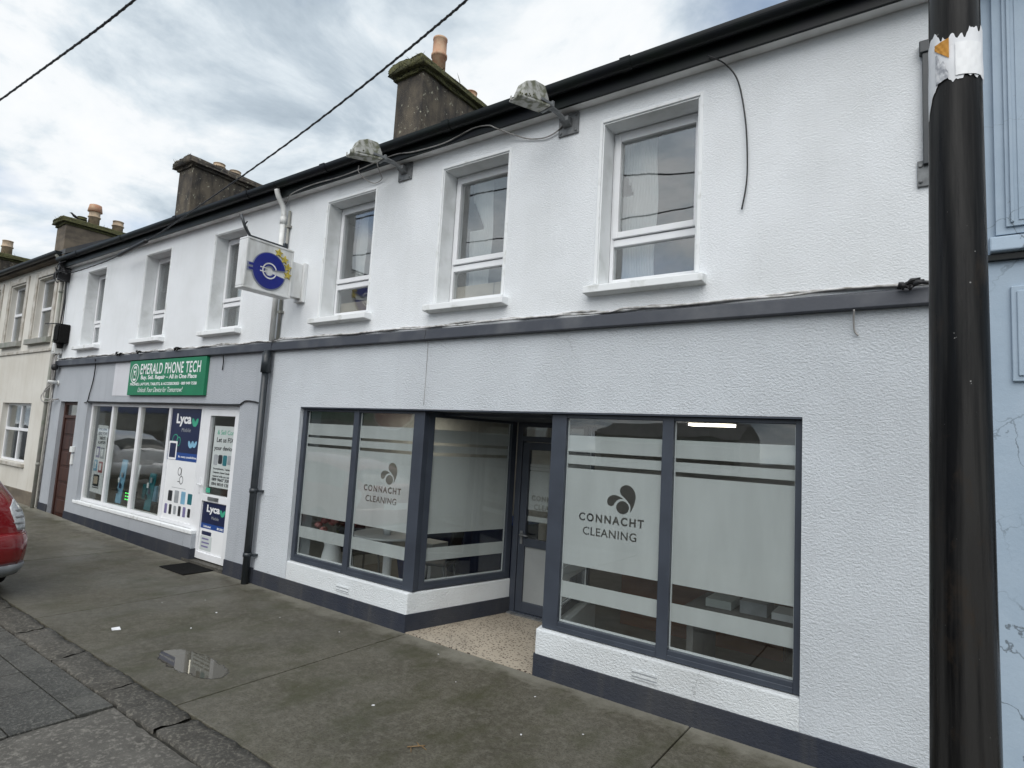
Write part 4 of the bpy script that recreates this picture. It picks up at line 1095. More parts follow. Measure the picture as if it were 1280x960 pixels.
flood('mossy flood lamp between the middle and right-hand upper windows of the cleaning shop', -2.60, 4.68, 3)
flood('cleaner grey flood lamp on a steel arm, nearer the white rainwater pipe', -4.62, 4.70, 1)

# projecting euro sign
o = thing('projecting_sign', 'white double-sided box sign with blue euro symbol and gold stars beside the white pipe', 'sign', (-6.3, 0, 3.4))
xa, xb = -6.38, -6.215
mb = MB()
mb.box(xa, xb, -.80, -.205, 3.40, 3.425); mb.box(xa, xb, -.80, -.205, 3.955, 3.98); mb.box(xa, xb, -.80, -.775, 3.4255, 3.9545); mb.box(xa, xb, -.23, -.205, 3.4255, 3.9545)
mb.box(xa+.03, xb-.03, -.203, -.05, 3.44, 3.86); mb.box(xa-.0, xb+.0, -.05, -.001, 3.40, 3.88)
mb.build('casing', 'signwhite', o, bevel=.006)
mb = MB(); mb.box(xa+.012, xb-.008, -.774, -.231, 3.4262, 3.9538); mb.build('sign_face', 'signwhite', o)
mb = MB(); mb.tube([(-6.30, -.86, 4.22), (-6.30, -.80, 4.10), (-6.30, -.72, 4.0)], .017, 6); mb.box(-6.32, -6.28, -.74, -.30, 3.982, 4.02); mb.tube([(-6.30, -.80, 4.12), (-6.26, -.80, 4.15)], .008, 5); mb.box(-6.32, -6.28, -.30, -.26, 3.98, 4.06)
mb.build('bracket', 'pipe_dark', o)
def euro(mb, cy, cz, ro, ri, x0, x1, gap=.30, tine=True, g=0):
    poly = []
    n = 40; a0 = gap
    for k in range(n+1):
        a = a0+(2*math.pi-2*a0)*k/n; poly.append((cy+ro*math.cos(a), cz+ro*math.sin(a)*1.02))
    a1 = a0*ro/ri*.55
    for k in range(n+1):
        a = (2*math.pi-a1)-(2*math.pi-2*a1)*k/n; poly.append((cy+ri*math.cos(a), cz+ri*math.sin(a)))
    mb.prism(poly, 'x', x0, x1)
    if tine:
        for dz in (-.026, .026): mb.prism([(cy-ro-.05-g, cz+dz-.013-g), (cy-ro+.03, cz+dz-.013-g), (cy-ro+.03, cz+dz+.013+g), (cy-ro-.05-g, cz+dz+.013+g)], 'x', x0-.0003, x1+.0003)
cy, cz = -.505, 3.655
mb = MB(); euro(mb, cy, cz-.004, .214, .050, xb-.0075, xb+.0005, .17, True, .009); mb.build('symbol_outline', 'signgrey', o)
mb = MB(); euro(mb, cy, cz, .202, .060, xb-.0075, xb+.004, .24); mb.build('euro_symbol', 'euroblue', o)
mb = MB(); euro(mb, cy+.002, cz, .092, .078, xb-.0075, xb+.0065, .40, False)
for dz in (-.022, .022): mb.box(xb-.007, xb+.0062, cy-.115, cy-.03, cz+dz-.006, cz+dz+.006)
mb.build('inner_symbol', 'signwhite', o)
for (fy, fz) in ((-.405, 3.895), (-.325, 3.835), (-.275, 3.755), (-.268, 3.665)):
    mb = MB(); mb.prism([(fy+(.052 if k % 2 == 0 else .024)*math.sin(k*math.pi/5+.1), fz+(.052 if k % 2 == 0 else .024)*math.cos(k*math.pi/5+.1)) for k in range(10)], 'x', xb-.0075, xb+.007)
    mb.build('star', 'star', o)

# steel sign bracket seen edge on, half behind the pole
o = thing('sign_bracket', 'flat steel wall bracket with bolted foot plate peeping out left of the pole', 'bracket', (-.05, 0, 3.6))
mb = MB(); mb.box(-.055, .01, -.045, -.001, 3.70, 4.42); mb.build('bar', 'pipe_dark', o, bevel=.004)
mb = MB(); mb.box(-.085, .05, -.018, -.001, 3.57, 3.735)
for z in (3.60, 3.70): mb.lathe((-.068, -.018, z), [(.011, 0), (.011, -.008)], 8, 'y')
mb.build('foot_plate', 'steel', o, bevel=.003)
mb = MB(); mb.box(-.07, .02, -.055, -.001, 4.42, 4.50); mb.build('clip', 'pipe_dark', o, bevel=.006)

# black street pole with torn notice
o = thing('lamp_post', 'tall black steel street pole with chipped paint and torn notice at the right', 'pole', (.055, -2.0, 0))
def prad(z): return .0935-.0072*z if z < 3.4 else .068-.004*(z-3.4)
mb = MB(); mb.lathe((.058, -2.0, -.06), [(.13, 0), (.13, .09), (.098, .12), (prad(.2)+.004, .3)]+[(prad(k*.4), k*.4+.06) for k in range(1, 19)], 48)
mb.build('shaft', 'pole', o)
mb = MB(); mb.tube(smooth_path([(.058, -2, 7.15), (.058, -2.05, 7.5), (.058, -2.5, 7.75), (.058, -3.2, 7.85)], 5), .03, 10); mb.build('arm', 'pole', o)
mb = MB(); mb.hexa([(-.04, -3.9, 7.8), (.16, -3.9, 7.8), (.16, -3.1, 7.82), (-.04, -3.1, 7.82), (.0, -3.85, 7.9), (.12, -3.85, 7.9), (.12, -3.1, 7.93), (.0, -3.1, 7.93)]); mb.build('lamp_head', 'steel', o, bevel=.02)
def wrap(name, a0, a1, zl, zh, off, mt, parent, n=46, lab=None):
    mb = MB(); V = []
    for i in range(n+1):
        u = i/n; a = a0+(a1-a0)*u; lo, hi = zl(u), zh(u)
        col = []
        for j in range(5):
            z = lo+(hi-lo)*j/4; r_ = prad(z)+off+.0014*abs(math.sin(u*7+j*1.1))
            col.append(mb.bm.verts.new((.058+r_*math.cos(a), -2+r_*math.sin(a), z)))
        V.append(col)
    for i in range(n):
        for j in range(4): mb.bm.faces.new([V[i][j], V[i+1][j], V[i+1][j+1], V[i][j+1]])
    ob = mb.build(name, mt, parent); s_ = ob.modifiers.new('thick', 'SOLIDIFY'); s_.thickness = .0008; s_.offset = 1
    if lab: ob['label'] = lab
    return ob
random.seed(5)
jag = [.008*math.sin(k*.23)+.010*math.sin(k*.5)+.012*math.sin(k*1.15+1)*(.4+.6*rnd.random())+rnd.uniform(-.005, .005) for k in range(60)]
no = thing('notice', 'torn white paper notice with orange corner wrapped round the black pole', 'notice', (.058, -2.08, 3.15))
def NL(u): return 3.03+jag[int(u*46)]*.6+(.06*min(1, u*5)) - .045*(1-min(1, u*4))
def NH(u): return 3.235+jag[int(u*46)+8]*.9+.02*math.sin(u*9)+.012*u
wrap('paper', R(197), R(352), NL, NH, .001, 'paper', no)
wrap('orange_scrap', R(226), R(258), lambda u: 3.205-.045*u, lambda u: 3.222+.006*u, .0045, 'orange', no, 14)
wrap('printed_scrap', R(228), R(256), lambda u: 3.085+.01*u, lambda u: 3.185-.06*u+.01*math.sin(u*12), .004, 'printgrey', no, 16)
wrap('printed_sheet', R(270), R(330), lambda u: 3.095, lambda u: 3.205, .004, 'white', no, 20)

# ------------------------------------------------------------------ signs and posters of the phone shop
o = thing('fascia_sign', 'green fascia board lettered Emerald Phone Tech in white', 'sign', (-9.47, -.02, 2.27))
mb = MB(); mb.box(-10.655, -8.275, -.05, -.002, 2.268, 2.818); mb.build('board', 'green', o, bevel=.003)
Y = -.0505
mb = MB(); lettering(mb, 'EMERALD PHONE TECH', -10.26, 2.595, 1.85, .168, Y, .014, 0, 1.12); mb.build('lettering', 'white', o)
mb = MB(); lettering(mb, 'Buy. Sell. Repair – All in One Place', -10.22, 2.495, 1.72, .085, Y, .022); mb.build('lettering', 'white', o)
mb = MB(); lettering(mb, 'PHONES, LAPTOPS, TABLETS, & ACCESSORIES · 089 949 7558', -10.57, 2.413, 2.09, .05, Y, .022); mb.build('lettering', 'white', o)
mb = MB(); lettering(mb, 'Unlock Your Device for Tomorrow!', -10.28, 2.315, 1.42, .075, Y, .0, .35); mb.build('lettering', 'white', o)
mb = MB()
def ring(mb, cx, cz, ax, az, t_, y0, y1, n=30):
    for k in range(n):
        a, b_ = 2*math.pi*k/n, 2*math.pi*(k+1)/n
        mb.prism([(cx+ax*math.cos(a), cz+az*math.sin(a)), (cx+ax*math.cos(b_), cz+az*math.sin(b_)), (cx+(ax-t_)*math.cos(b_), cz+(az-t_)*math.sin(b_)), (cx+(ax-t_)*math.cos(a), cz+(az-t_)*math.sin(a))], 'y', y0, y1)
ring(mb, -10.45, 2.615, .145, .155, .014, -.0525, -.0505)
ring(mb, -10.45, 2.615, .07, .125, .010, -.0525, -.0505, 16)
mb.box(-10.50, -10.40, -.053, -.0505, 2.695, 2.715); mb.box(-10.50, -10.40, -.053, -.0505, 2.505, 2.53); mb.tube([(-10.48, -.052, 2.66), (-10.42, -.052, 2.57)], .006, 5); mb.tube([(-10.42, -.052, 2.66), (-10.48, -.052, 2.57)], .006, 5)
mb.build('logo', 'white', o)
def rbox(mb, x0, x1, z0, z1, y0, y1, r_=.012):
    P = []
    for cx, cz, a0 in ((x1-r_, z1-r_, 0), (x0+r_, z1-r_, 90), (x0+r_, z0+r_, 180), (x1-r_, z0+r_, 270)):
        for k in range(4): a = R(a0+k*30); P.append((cx+r_*math.cos(a), cz+r_*math.sin(a)))
    mb.prism(P, 'y', y0, y1)
# window poster, left pane: hangs inside the glass
o = thing('poster', 'white poster of phones and tablets in the leftmost phone shop pane', 'poster', (-11.86, .125, .62))
mb = MB(); mb.hexa([(-12.12, .128, .60), (-11.62, .128, .58), (-11.62, .131, .58), (-12.12, .131, .60), (-12.07, .128, 1.76), (-11.66, .128, 1.75), (-11.66, .131, 1.75), (-12.07, .131, 1.76)]); mb.build('sheet', 'white', o)
mb = MB(); Y = .1275
lettering(mb, 'WE SELL & REPAIR', -12.02, 1.665, .32, .035, Y, .01); lettering(mb, 'MOBILE PHONES', -12.03, 1.585, .36, .055, Y, .03); lettering(mb, 'TABLETS', -11.97, 1.505, .24, .05, Y, .03); lettering(mb, '& LAPTOPS', -12.0, 1.43, .30, .05, Y, .03)
mb.build('lettering', 'blacktxt', o)
for (mt, x0, x1, z0, z1) in (('purple', -12.03, -11.88, 1.19, 1.38), ('greytxt', -11.85, -11.70, 1.18, 1.37), ('sky_print', -12.06, -11.92, .96, 1.15), ('redprint', -11.86, -11.70, .94, 1.13), ('blacktxt', -12.02, -11.78, .70, .90)):
    mb = MB(); rbox(mb, x0, x1, z0, z1, .1245, .1275); pr = mb.build('picture', mt, o)
    mb = MB(); rbox(mb, x0+.03, x1-.05, z0+.04, z1-.03, .1235, .1244); mb.build('screen', 'white' if mt != 'blacktxt' else 'beige', pr)
mb = MB(); mb.box(-12.03, -11.76, .1245, .1275, .67, .685); mb.build('picture', 'blacktxt', o)
# tall navy and white panel filling the fourth pane
def leaf(mb, cx, cz, s, y0, y1):
    for ang, k in ((35, 1), (-35, 1)):
        a = R(90+ang); ux, uz = math.cos(a), math.sin(a)
        pts = []
        for j in range(16):
            t_ = 2*math.pi*j/16; p_, q_ = .5+.5*math.cos(t_), .26*math.sin(t_)
            pts.append((cx+s*(ux*p_-uz*q_), cz+s*(uz*p_+ux*q_)))
        mb.prism(pts, 'y', y0-(.0004 if ang > 0 else 0), y1)
o = thing('poster', 'tall navy over white phone network panel beside the phone shop door', 'poster', (-8.93, .11, .48))
mb = MB(); mb.box(-9.372, -8.493, .106, .1095, .476, 1.325); mb.build('sheet', 'white', o); o.location.y -= .0135
mb = MB(); mb.box(-9.372, -8.493, .105, .1095, 1.44, 2.083); mb.build('header', 'navy', o)
mb = MB(); mb.box(-9.372, -8.493, .1045, .1095, 1.326, 1.4395); mb.build('strip', 'royal', o)
Y = .1045
mb = MB(); lettering(mb, 'Lyca', -9.22, 1.82, .43, .19, Y, .035); mb.build('brand_lettering', 'white', o)
mb = MB(); lettering(mb, 'Mobile', -9.04, 1.745, .26, .055, Y, .0); mb.build('lettering', 'greytxt', o)
mb = MB(); lettering(mb, 'So many possibilities', -9.06, 1.36, .52, .04, .104, .015); mb.build('small_lettering', 'white', o)
mb = MB(); leaf(mb, -8.68, 1.83, .14, .1035, .1048); ring(mb, -9.20, 1.62, .085, .085, .012, .1035, .1048, 20); ring(mb, -9.10, 1.60, .06, .07, .012, .103, .1048, 20); mb.build('leaf_mark', 'mint', o)
mb = MB(); rbox(mb, -9.36, -9.12, 1.33, 1.60, .1015, .1038, .015); dvc = mb.build('pictured_phone', 'white', o)
mb = MB(); rbox(mb, -9.33, -9.15, 1.36, 1.57, .1005, .1014, .01); mb.build('screen', 'navy', dvc)
mb = MB(); leaf(mb, -8.74, 1.52, .12, .1035, .1048); leaf(mb, -8.64, 1.53, .11, .103, .1048); mb.build('swirl_mark', 'sky_print', o)
mb = MB(); ring(mb, -8.97, 1.17, .05, .06, .010, .1045, .1058, 18); ring(mb, -8.90, 1.05, .055, .06, .010, .1045, .1058, 18); mb.box(-9.0, -8.93, .1045, .1058, 1.02, 1.03); mb.box(-8.92, -8.91, .1045, .1058, 1.10, 1.22); mb.build('emblem', 'blacktxt', o)
mb = MB(); mb.box(-9.15, -8.75, .105, .1058, .93, .936); mb.build('rule', 'greytxt', o)
mtc = ['blacktxt', 'greytxt', 'sky_print', 'teal', 'purple', 'blacktxt', 'greytxt', 'blacktxt', 'purple', 'blacktxt', 'greytxt', 'blacktxt']
k = 0
for row, (z, h, n_, x0, st, wd_) in enumerate(((.72, .175, 4, -9.23, .19, .12), (.545, .14, 6, -9.30, .135, .075))):
    for i in range(n_):
        mb = MB(); xx = x0+i*st; hh = h*(1 if (i+row) % 3 else .85); rbox(mb, xx, xx+wd_, z+(h-hh)*.5, z+(h+hh)*.5, .1035, .1058, .012); mb.build('pictured_phone', mtc[k], o); k += 1
# door sheets
o = thing('poster', 'pale printed sheet of repair services stuck on the upper door glass', 'poster', (-7.86, .09, 1.0))
mb = MB(); mb.box(-8.13, -7.60, .095, .098, 1.03, 1.86); mb.build('sheet', 'sheet', o)
mb = MB(); Y = .0945
lettering(mb, '& Sell Com', -8.05, 1.745, .44, .06, Y, .0); mb.build('faint_lettering', 'mint', o)
for t_, x_, z_, w_, h_, bo in (('Let us FIX', -8.05, 1.64, .42, .065, .015), ('your device', -8.10, 1.515, .48, .075, .018), ('Smartphones, Tablets', -8.07, 1.262, .43, .034, .02), ('Computers, Games Consoles', -8.07, 1.212, .43, .034, .02), ('repaired while you wait', -8.07, 1.162, .43, .034, .02), ('089 9667 338', -8.08, 1.115, .44, .042, .03), ('094 9010 120', -8.08, 1.055, .44, .042, .03)):
    mb = MB(); lettering(mb, t_, x_, z_, w_, h_, Y, bo); mb.build('lettering', 'blacktxt', o)
for i, mt in enumerate(('greytxt', 'blacktxt', 'teal', 'greytxt')):
    mb = MB(); rbox(mb, -8.08+i*.115, -7.98+i*.115, 1.33+.02*(i % 2), 1.47, .093, .0948, .02); mb.build('picture', mt, o)
mb = MB(); rbox(mb, -8.20, -8.10, .945, 1.01, .096, .099, .004); tag(mb.build('sticker', 'mint'), 'small green sticker low on the phone shop door glass', 'sticker')
o = thing('poster', 'navy topped phone network sheet on the lower door panel', 'poster', (-7.91, .08, .17))
Y0 = .0878
mb = MB(); mb.box(-8.215, -7.605, Y0-.003, Y0, .165, .47); mb.build('sheet', 'white', o)
mb = MB(); mb.box(-8.215, -7.605, Y0-.0035, Y0, .54, .822); mb.build('header', 'navy', o)
mb = MB(); mb.box(-8.215, -7.605, Y0-.004, Y0, .4705, .5395); mb.build('strip', 'royal', o)
mb = MB(); lettering(mb, 'Lyca', -8.10, .665, .33, .125, Y0-.004, .035); mb.build('brand_lettering', 'white', o)
mb = MB(); lettering(mb, 'Mobile', -7.96, .605, .18, .04, Y0-.004, 0); mb.build('lettering', 'greytxt', o)
mb = MB(); lettering(mb, 'Unlimited', -8.14, .487, .18, .028, Y0-.0045, .02); lettering(mb, 'SIM ONLY', -7.80, .487, .16, .03, Y0-.0045, .03); mb.build('small_lettering', 'white', o)
mb = MB(); leaf(mb, -7.70, .665, .10, Y0-.005, Y0-.0033); mb.build('leaf_mark', 'mint', o)
mb = MB(); rbox(mb, -8.17, -7.93, .385, .435, Y0-.0055, Y0-.0029, .004); mb.build('label_bar', 'navy', o)
mb = MB(); rbox(mb, -8.19, -7.90, .185, .375, Y0-.0045, Y0-.0029, .01); lb = mb.build('price_box', 'sheet', o)
mb = MB()
for i in range(3): mb.box(-8.15, -7.98+.02*(i % 2), Y0-.0055, Y0-.0044, .225+i*.05, .245+i*.05)
mb.build('rule', 'purple', lb)
mb = MB()
random.seed(3)
for i in range(5): mb.tube([(-8.18, .02, .07), (-8.1, .0, .065)], .001, 4)
mb.bm.free()
o = mb = None
mb = MB(); mb.box(-8.22, -7.60, -.40, -.02, .002, .016)
for i in range(14): mb.box(-8.21+i*.043, -8.19+i*.043, -.39, -.03, .0162, .019)
tag(mb.build('doormat', 'rubber', bevel=.003), 'black rubber doormat on the pavement at the phone shop door', 'mat')

# ------------------------------------------------------------------ curtains and things behind the upper panes
lab = {1: 'pale curtain gathered at the left of the right-hand upper window over the cleaning shop', 2: 'torn curtain at the left of the middle upper window over the cleaning shop', 3: 'narrow curtain set back from the left edge of the upper window beside the white pipe', 4: 'curtain gathered at the left of the upper window next to the euro sign', 5: 'curtain gathered in the middle upper window of the phone shop', 6: 'wide curtain in the leftmost upper window of the phone shop'}
for k, (a, b_) in W.items():
    c0, c1 = {1: (.05, .36), 2: (.12, .40), 3: (.17, .34), 4: (.14, .36), 5: (.12, .40), 6: (.13, .62)}[k]
    curtain(a+c0, a+c1, 3.24 if k != 3 else 3.64, 4.56, .34, lab[k], 'net', (24, 34, 52) if k == 2 else ((25, 31, 26) if k == 1 else None))
def board(x0, x1, z1, label):
    mb = MB(); xm = (x0+x1)/2+.1
    mb.box(x0, xm-.006, .275, .315, 3.19, z1); mb.box(xm+.006, x1, .275, .315, 3.19, z1)
    tag(mb.build('headboard', 'beige', bevel=.004), label, 'board')
board(-4.05, -3.27, 3.43, 'pale two-part board standing in the foot of the middle upper window')
board(-5.90, -5.11, 3.42, 'pale board standing in the foot of the upper window beside the white pipe')

# ------------------------------------------------------------------ inside the cleaning shop
def ceil_light(label, x0, x1, y0, y1, z):
    o = thing('ceiling_light', label, 'light', ((x0+x1)/2, (y0+y1)/2, z), 'lit ceiling lights inside the shops')
    mb = MB(); mb.box(x0, x1, y0, y1, z+.03, z+.098); mb.build('housing', 'upvc', o)
    mb = MB(); mb.box(x0+.02, x1-.02, y0+.02, y1-.02, z, z+.0295); mb.build('diffuser', 'tube', o)
ceil_light('lit ceiling light at the left seen through the porch side window', -6.2, -5.75, 2.1, 3.2, 2.19)
ceil_light('lit ceiling light seen through the top of the right-hand window', -2.45, -1.9, 2.75, 2.95, 2.19)
o = thing('round_table', 'round white cafe table behind the left frosted window', 'table', (-5.22, .72, .035))
mb = MB(); mb.lathe((-5.22, .72, .70), [(.40, 0), (.42, .012), (.42, .024), (.40, .03)], 36); mb.build('tabletop', 'upvc', o)
mb = MB(); mb.lathe((-5.22, .72, .035), [(.24, 0), (.22, .02), (.05, .03), (.05, .66)], 20); mb.build('leg', 'upvc', o)
mb = MB(); mb.lathe((-5.15, .62, .731), [(.04, 0), (.055, .09), (.05, .09), (.037, .01)], 18); tag(mb.build('cup', 'upvc'), 'white cup standing near the rim of the round table', 'cup')
mb = MB(); mb.lathe((-4.95, .78, .731), [(.03, 0), (.03, .08)], 14); tag(mb.build('jar', 'pipe_white'), 'small pale jar standing on the round table', 'jar')
def chair(label, x, y, a, mt):
    o = thing('chair', label, 'chair', (x, y, .035), 'chairs at the round table')
    Mt = Matrix.Translation((x, y, 0)) @ Matrix.Rotation(a, 4, 'Z')
    mb = MB(); mb.box(-.21, .21, -.21, .21, .44, .475); mb.xf(Mt); mb.build('seat', mt, o, bevel=.015)
    mb = MB(); mb.prism([(.17, .48), (.20, .48), (.27, .82), (.24, .83)], 'x', -.20, .20); mb.xf(Mt); mb.build('backrest', mt, o, bevel=.012)
    for sx in (-1, 1):
        for sy in (-1, 1):
            mb = MB(); mb.tube([(sx*.17, sy*.16, .44), (sx*.20, sy*.20, .035)], .013, 8); mb.xf(Mt); mb.build('leg', 'steel', o)
chair('black chair drawn up left of the round table', -5.75, .75, 1.4, 'blackplastic')
chair('black chair drawn up right of the round table', -4.72, 1.0, -1.2, 'blackplastic')
o = thing('flower_arrangement', 'dried pink flowers low in the left frosted window', 'flowers', (-5.85, .42, .035))
mb = MB(); mb.lathe((-5.85, .42, .035), [(.10, 0), (.13, .3), (.09, .5), (.11, .56)], 18); mb.build('vase', 'upvc', o)
mb = MB()
for k in range(60):
    p = Vector((-5.85+rnd.gauss(0, .16), .40+rnd.gauss(0, .09), .78+rnd.gauss(0, .07))); a = rnd.uniform(0, 6.28); d = Vector((math.cos(a), math.sin(a), rnd.uniform(-.3, .6)))*.06; s_ = Vector((-d.y, d.x, 0))*.4
    mb.face([p, p+d*.5+s_, p+d, p+d*.5-s_])
mb.build('foliage', 'leafgreen', o)
for k in range(7):
    p = (-5.85+rnd.gauss(0, .14), .36+rnd.gauss(0, .07), .80+rnd.gauss(0, .06))
    mb = MB(); mb.lathe(p, [(.01, -.03), (.04, -.01), (.05, .02), (.03, .04)], 9); mb.build('blossom', 'pink', o)
mb = MB()
P0 = [(-5.62, 1.42), (-5.30, 1.42), (-5.30, 1.75), (-5.62, 1.75)]
mb.hexa([(-5.70, 1.40, .036), (-5.40, 1.40, .036), (-5.40, 1.66, .036), (-5.70, 1.66, .036), (-5.74, 1.36, .36), (-5.36, 1.36, .36), (-5.36, 1.70, .36), (-5.74, 1.70, .36)])
tag(mb.build('storage_bin', 'blue_plastic', bevel=.01), 'blue plastic bin on the floor behind the round table', 'bin')
o = thing('counter', 'dark blue display counter behind the porch side window', 'counter', (-5.3, 2.4, .035))
mb = MB(); mb.box(-6.0, -4.45, 2.2, 2.75, .036, .80); mb.build('cabinet', 'navy', o, bevel=.01)
mb = MB(); mb.box(-6.05, -4.40, 2.15, 2.8, .801, .835); mb.build('worktop', 'royal', o, bevel=.005)
mb = MB(); mb.hexa([(-5.1, 2.25, .836), (-4.8, 2.25, .836), (-4.8, 2.45, .836), (-5.1, 2.45, .836), (-5.14, 2.23, .93), (-4.76, 2.23, .93), (-4.76, 2.47, .93), (-5.14, 2.47, .93)])
tag(mb.build('tray', 'teal', bevel=.01), 'teal tray on the dark blue counter', 'tray')
mb = MB(); mb.box(-5.35, -5.02, 1.25, 1.55, .036, .58); tag(mb.build('carton', 'white', bevel=.006), 'white carton beside the dark blue counter', 'box')
o = thing('reception_desk', 'brown wooden reception desk with pale top behind the right frosted window', 'desk', (-2.0, 1.6, .035))
mb = MB(); mb.box(-2.75, -1.15, 1.75, 1.80, .036, .70); mb.box(-2.76, -2.70, 1.801, 2.4, .036, .70); mb.box(-1.2, -1.14, 1.801, 2.4, .036, .70); mb.build('panel', 'wood', o, bevel=.004)
mb = MB(); mb.box(-2.45, -.9, 1.35, 2.5, .71, .75); mb.build('desktop', 'upvc', o, bevel=.004)
mb = MB(); mb.box(-.68-.9, -.4, .28, .9, .68, .715); mb.box(-1.55, -1.5, .3, .88, .036, .679); mb.box(-.46, -.42, .3, .88, .036, .679)
tag(mb.build('shelf_table', 'dark_room', bevel=.004), 'grey shelf table behind the rightmost frosted pane', 'shelf')
for i, (x, hh) in enumerate(((-1.45, .06), (-1.2, .09), (-.98, .05))):
    mb = MB(); mb.box(x, x+.19, .42, .66, .716, .716+hh)
    tag(mb.build('paper_stack', ['sheet', 'greytxt', 'paper'][i], bevel=.003), ['thin stack of pale papers at the left end of the grey shelf table', 'grey stack of papers in the middle of the grey shelf table', 'thin white stack of papers right of the grey stack'][i], 'papers')

# ------------------------------------------------------------------ inside the phone shop
ceil_light('lit ceiling panel seen in the top of the third phone shop pane', -11.2, -10.0, .9, 1.5, 2.19)
o = thing('display_shelf', 'pale display unit with phone boxes in the third phone shop pane', 'shelf', (-9.9, .55, .035))
mb = MB(); mb.box(-9.85, -9.82, .45, .85, .036, 1.75); mb.box(-9.45, -9.42, .45, .85, .036, 1.75)
for z in (.1, .45, .8, 1.15, 1.5, 1.74): mb.box(-9.8195, -9.4505, .45, .85, z, z+.02)
mb.build('frame', 'upvc', o)
for i in range(10):
    z = (.121, .471, .821, 1.171, 1.521)[i//2]; x = -9.79+.17*(i % 2)
    mb = MB(); mb.box(x, x+.13, .5+.03*(i % 3), .62, z, z+.2+.03*(i % 2)); mb.build('phone_box', ['teal', 'sky_print', 'blacktxt', 'purple', 'white', 'sky_print', 'navy'][i % 7], o)
o = thing('display_shelf', 'low dark display rack in the second phone shop pane', 'shelf', (-10.9, .55, .035))
mb = MB(); mb.box(-11.3, -10.5, .5, .9, .036, .09); mb.box(-11.3, -10.5, .5, .9, .5, .53); mb.box(-11.3, -11.27, .5, .9, .0905, .4995); mb.box(-10.53, -10.5, .5, .9, .0905, .4995); mb.build('frame', 'blackplastic', o)
for i in range(4):
    mb = MB(); x = -11.22+.19*i; mb.box(x, x+.12, .6, .66, .5305, .78+.04*(i % 2)); mb.build('phone_box', ['teal', 'white', 'sky_print', 'greytxt'][i], o)
for i, (x, z0, z1, w_, mt, lb) in enumerate(((-11.3, .62, 1.2, .2, 'sky_print', 'tall light blue display card in the second phone shop pane'), (-10.78, .70, 1.15, .16, 'white', 'narrow white display card standing in the second phone shop pane'), (-10.25, .62, 1.05, .2, 'teal', 'teal display card standing low in the third phone shop pane'))):
    o = thing('display_card', lb, 'display card', (x, .22, z0))
    mb = MB(); mb.hexa([(x, .22, z0-.14), (x+w_, .22, z0-.14), (x+w_, .232, z0-.14), (x, .232, z0-.14), (x, .27, z1), (x+w_, .27, z1), (x+w_, .282, z1), (x, .282, z1)]); mb.build('card', mt, o)
    for r_ in range(4):
        mb = MB(); rbox(mb, x+.03+.075*(r_ % 2)*(w_ > .17), x+.085+.075*(r_ % 2)*(w_ > .17), z0+.02+.09*r_, z0+.10+.09*r_, .205+.0075*r_, .212+.0075*r_, .008); mb.build('pictured_phone', ['blacktxt', 'navy', 'white', 'greytxt'][r_], o)
mb = MB(); mb.box(-12.2, -9.45, .2, .42, .036, .40); tag(mb.build('plinth_shelf', 'white', bevel=.006), 'low white display ledge running behind the phone shop panes', 'shelf')
o = thing('open_light', 'small green LED display glowing low in the second phone shop pane', 'light', (-10.85, .3, .55))
mb = MB(); mb.box(-11.02, -10.62, .24, .27, .50, .72); mb.build('casing', 'blackplastic', o)
mb = MB()
for i in range(14): x, z = -10.98+.075*(i % 5), .56+.05*(i//5); mb.box(x, x+.04, .236, .2395, z, z+.014)
mb.build('diode', 'led', o)
o = thing('neon_sign', 'yellow and magenta neon shape hanging in the third phone shop pane', 'neon light', (-9.85, .45, 1.6))
mb = MB(); mb.tube(smooth_path([(-10.0, .45, 1.72), (-9.92, .45, 1.80), (-9.85, .45, 1.75), (-9.78, .45, 1.86), (-9.72, .45, 1.80)], 5), .014); mb.build('upper_tube', 'neon_y', o)
mb = MB(); mb.tube(smooth_path([(-9.98, .45, 1.68), (-9.88, .45, 1.55), (-9.80, .45, 1.66), (-9.72, .45, 1.58)], 5), .014); mb.build('lower_tube', 'neon_p', o)
mb = MB(); mb.box(-10.04, -9.66, .47, .48, 1.48, 1.9); mb.build('backing', 'purple', o)

# ------------------------------------------------------------------ litter on the pavement
LT = [(-3.55, -.20), (-2.45, -.35), (-3.05, -.55), (-1.9, -.62), (-5.35, -.55), (-5.9, -.9), (-6.4, -.75), (-5.6, -1.3), (-3.2, -1.25), (-2.2, -.9), (-6.6, -1.1), (-4.6, -.42)]
base = None
for i, (x, y) in enumerate(LT):
    if base is None:
        mb = MB(); P = [(.016*math.cos(k*.9)*rnd.uniform(.6, 1.1), .012*math.sin(k*.9)*rnd.uniform(.6, 1.1)) for k in range(7)]; mb.prism(P, 'z', 0, .004)
        base = mb.build('paper_scrap', 'paper', origin=(0, 0, 0)); c_ = base
    else:
        c_ = base.copy(); COL.objects.link(c_)
    c_.location = (x, y, .0012); c_.rotation_euler = (0, 0, i*1.3); s_ = rnd.uniform(.35, .85); c_.scale = (s_, s_, s_)
    tag(c_, 'tiny white scrap lying loose on the damp pavement', 'litter', 'white scraps on the pavement')
mb = MB(); mb.hexa([(-6.06, -1.78, .0015), (-5.99, -1.80, .0015), (-5.96, -1.74, .0015), (-6.04, -1.72, .0015), (-6.06, -1.78, .004), (-5.99, -1.80, .006), (-5.96, -1.74, .004), (-6.04, -1.72, .008)])
tag(mb.build('paper_scrap', 'paper'), 'larger flattened white scrap near the kerb left of the puddle', 'litter')
mb = MB(); mb.tube(smooth_path([(-2.62, -1.50, .006), (-2.58, -1.47, .012), (-2.55, -1.42, .008)], 4), .004, 5)
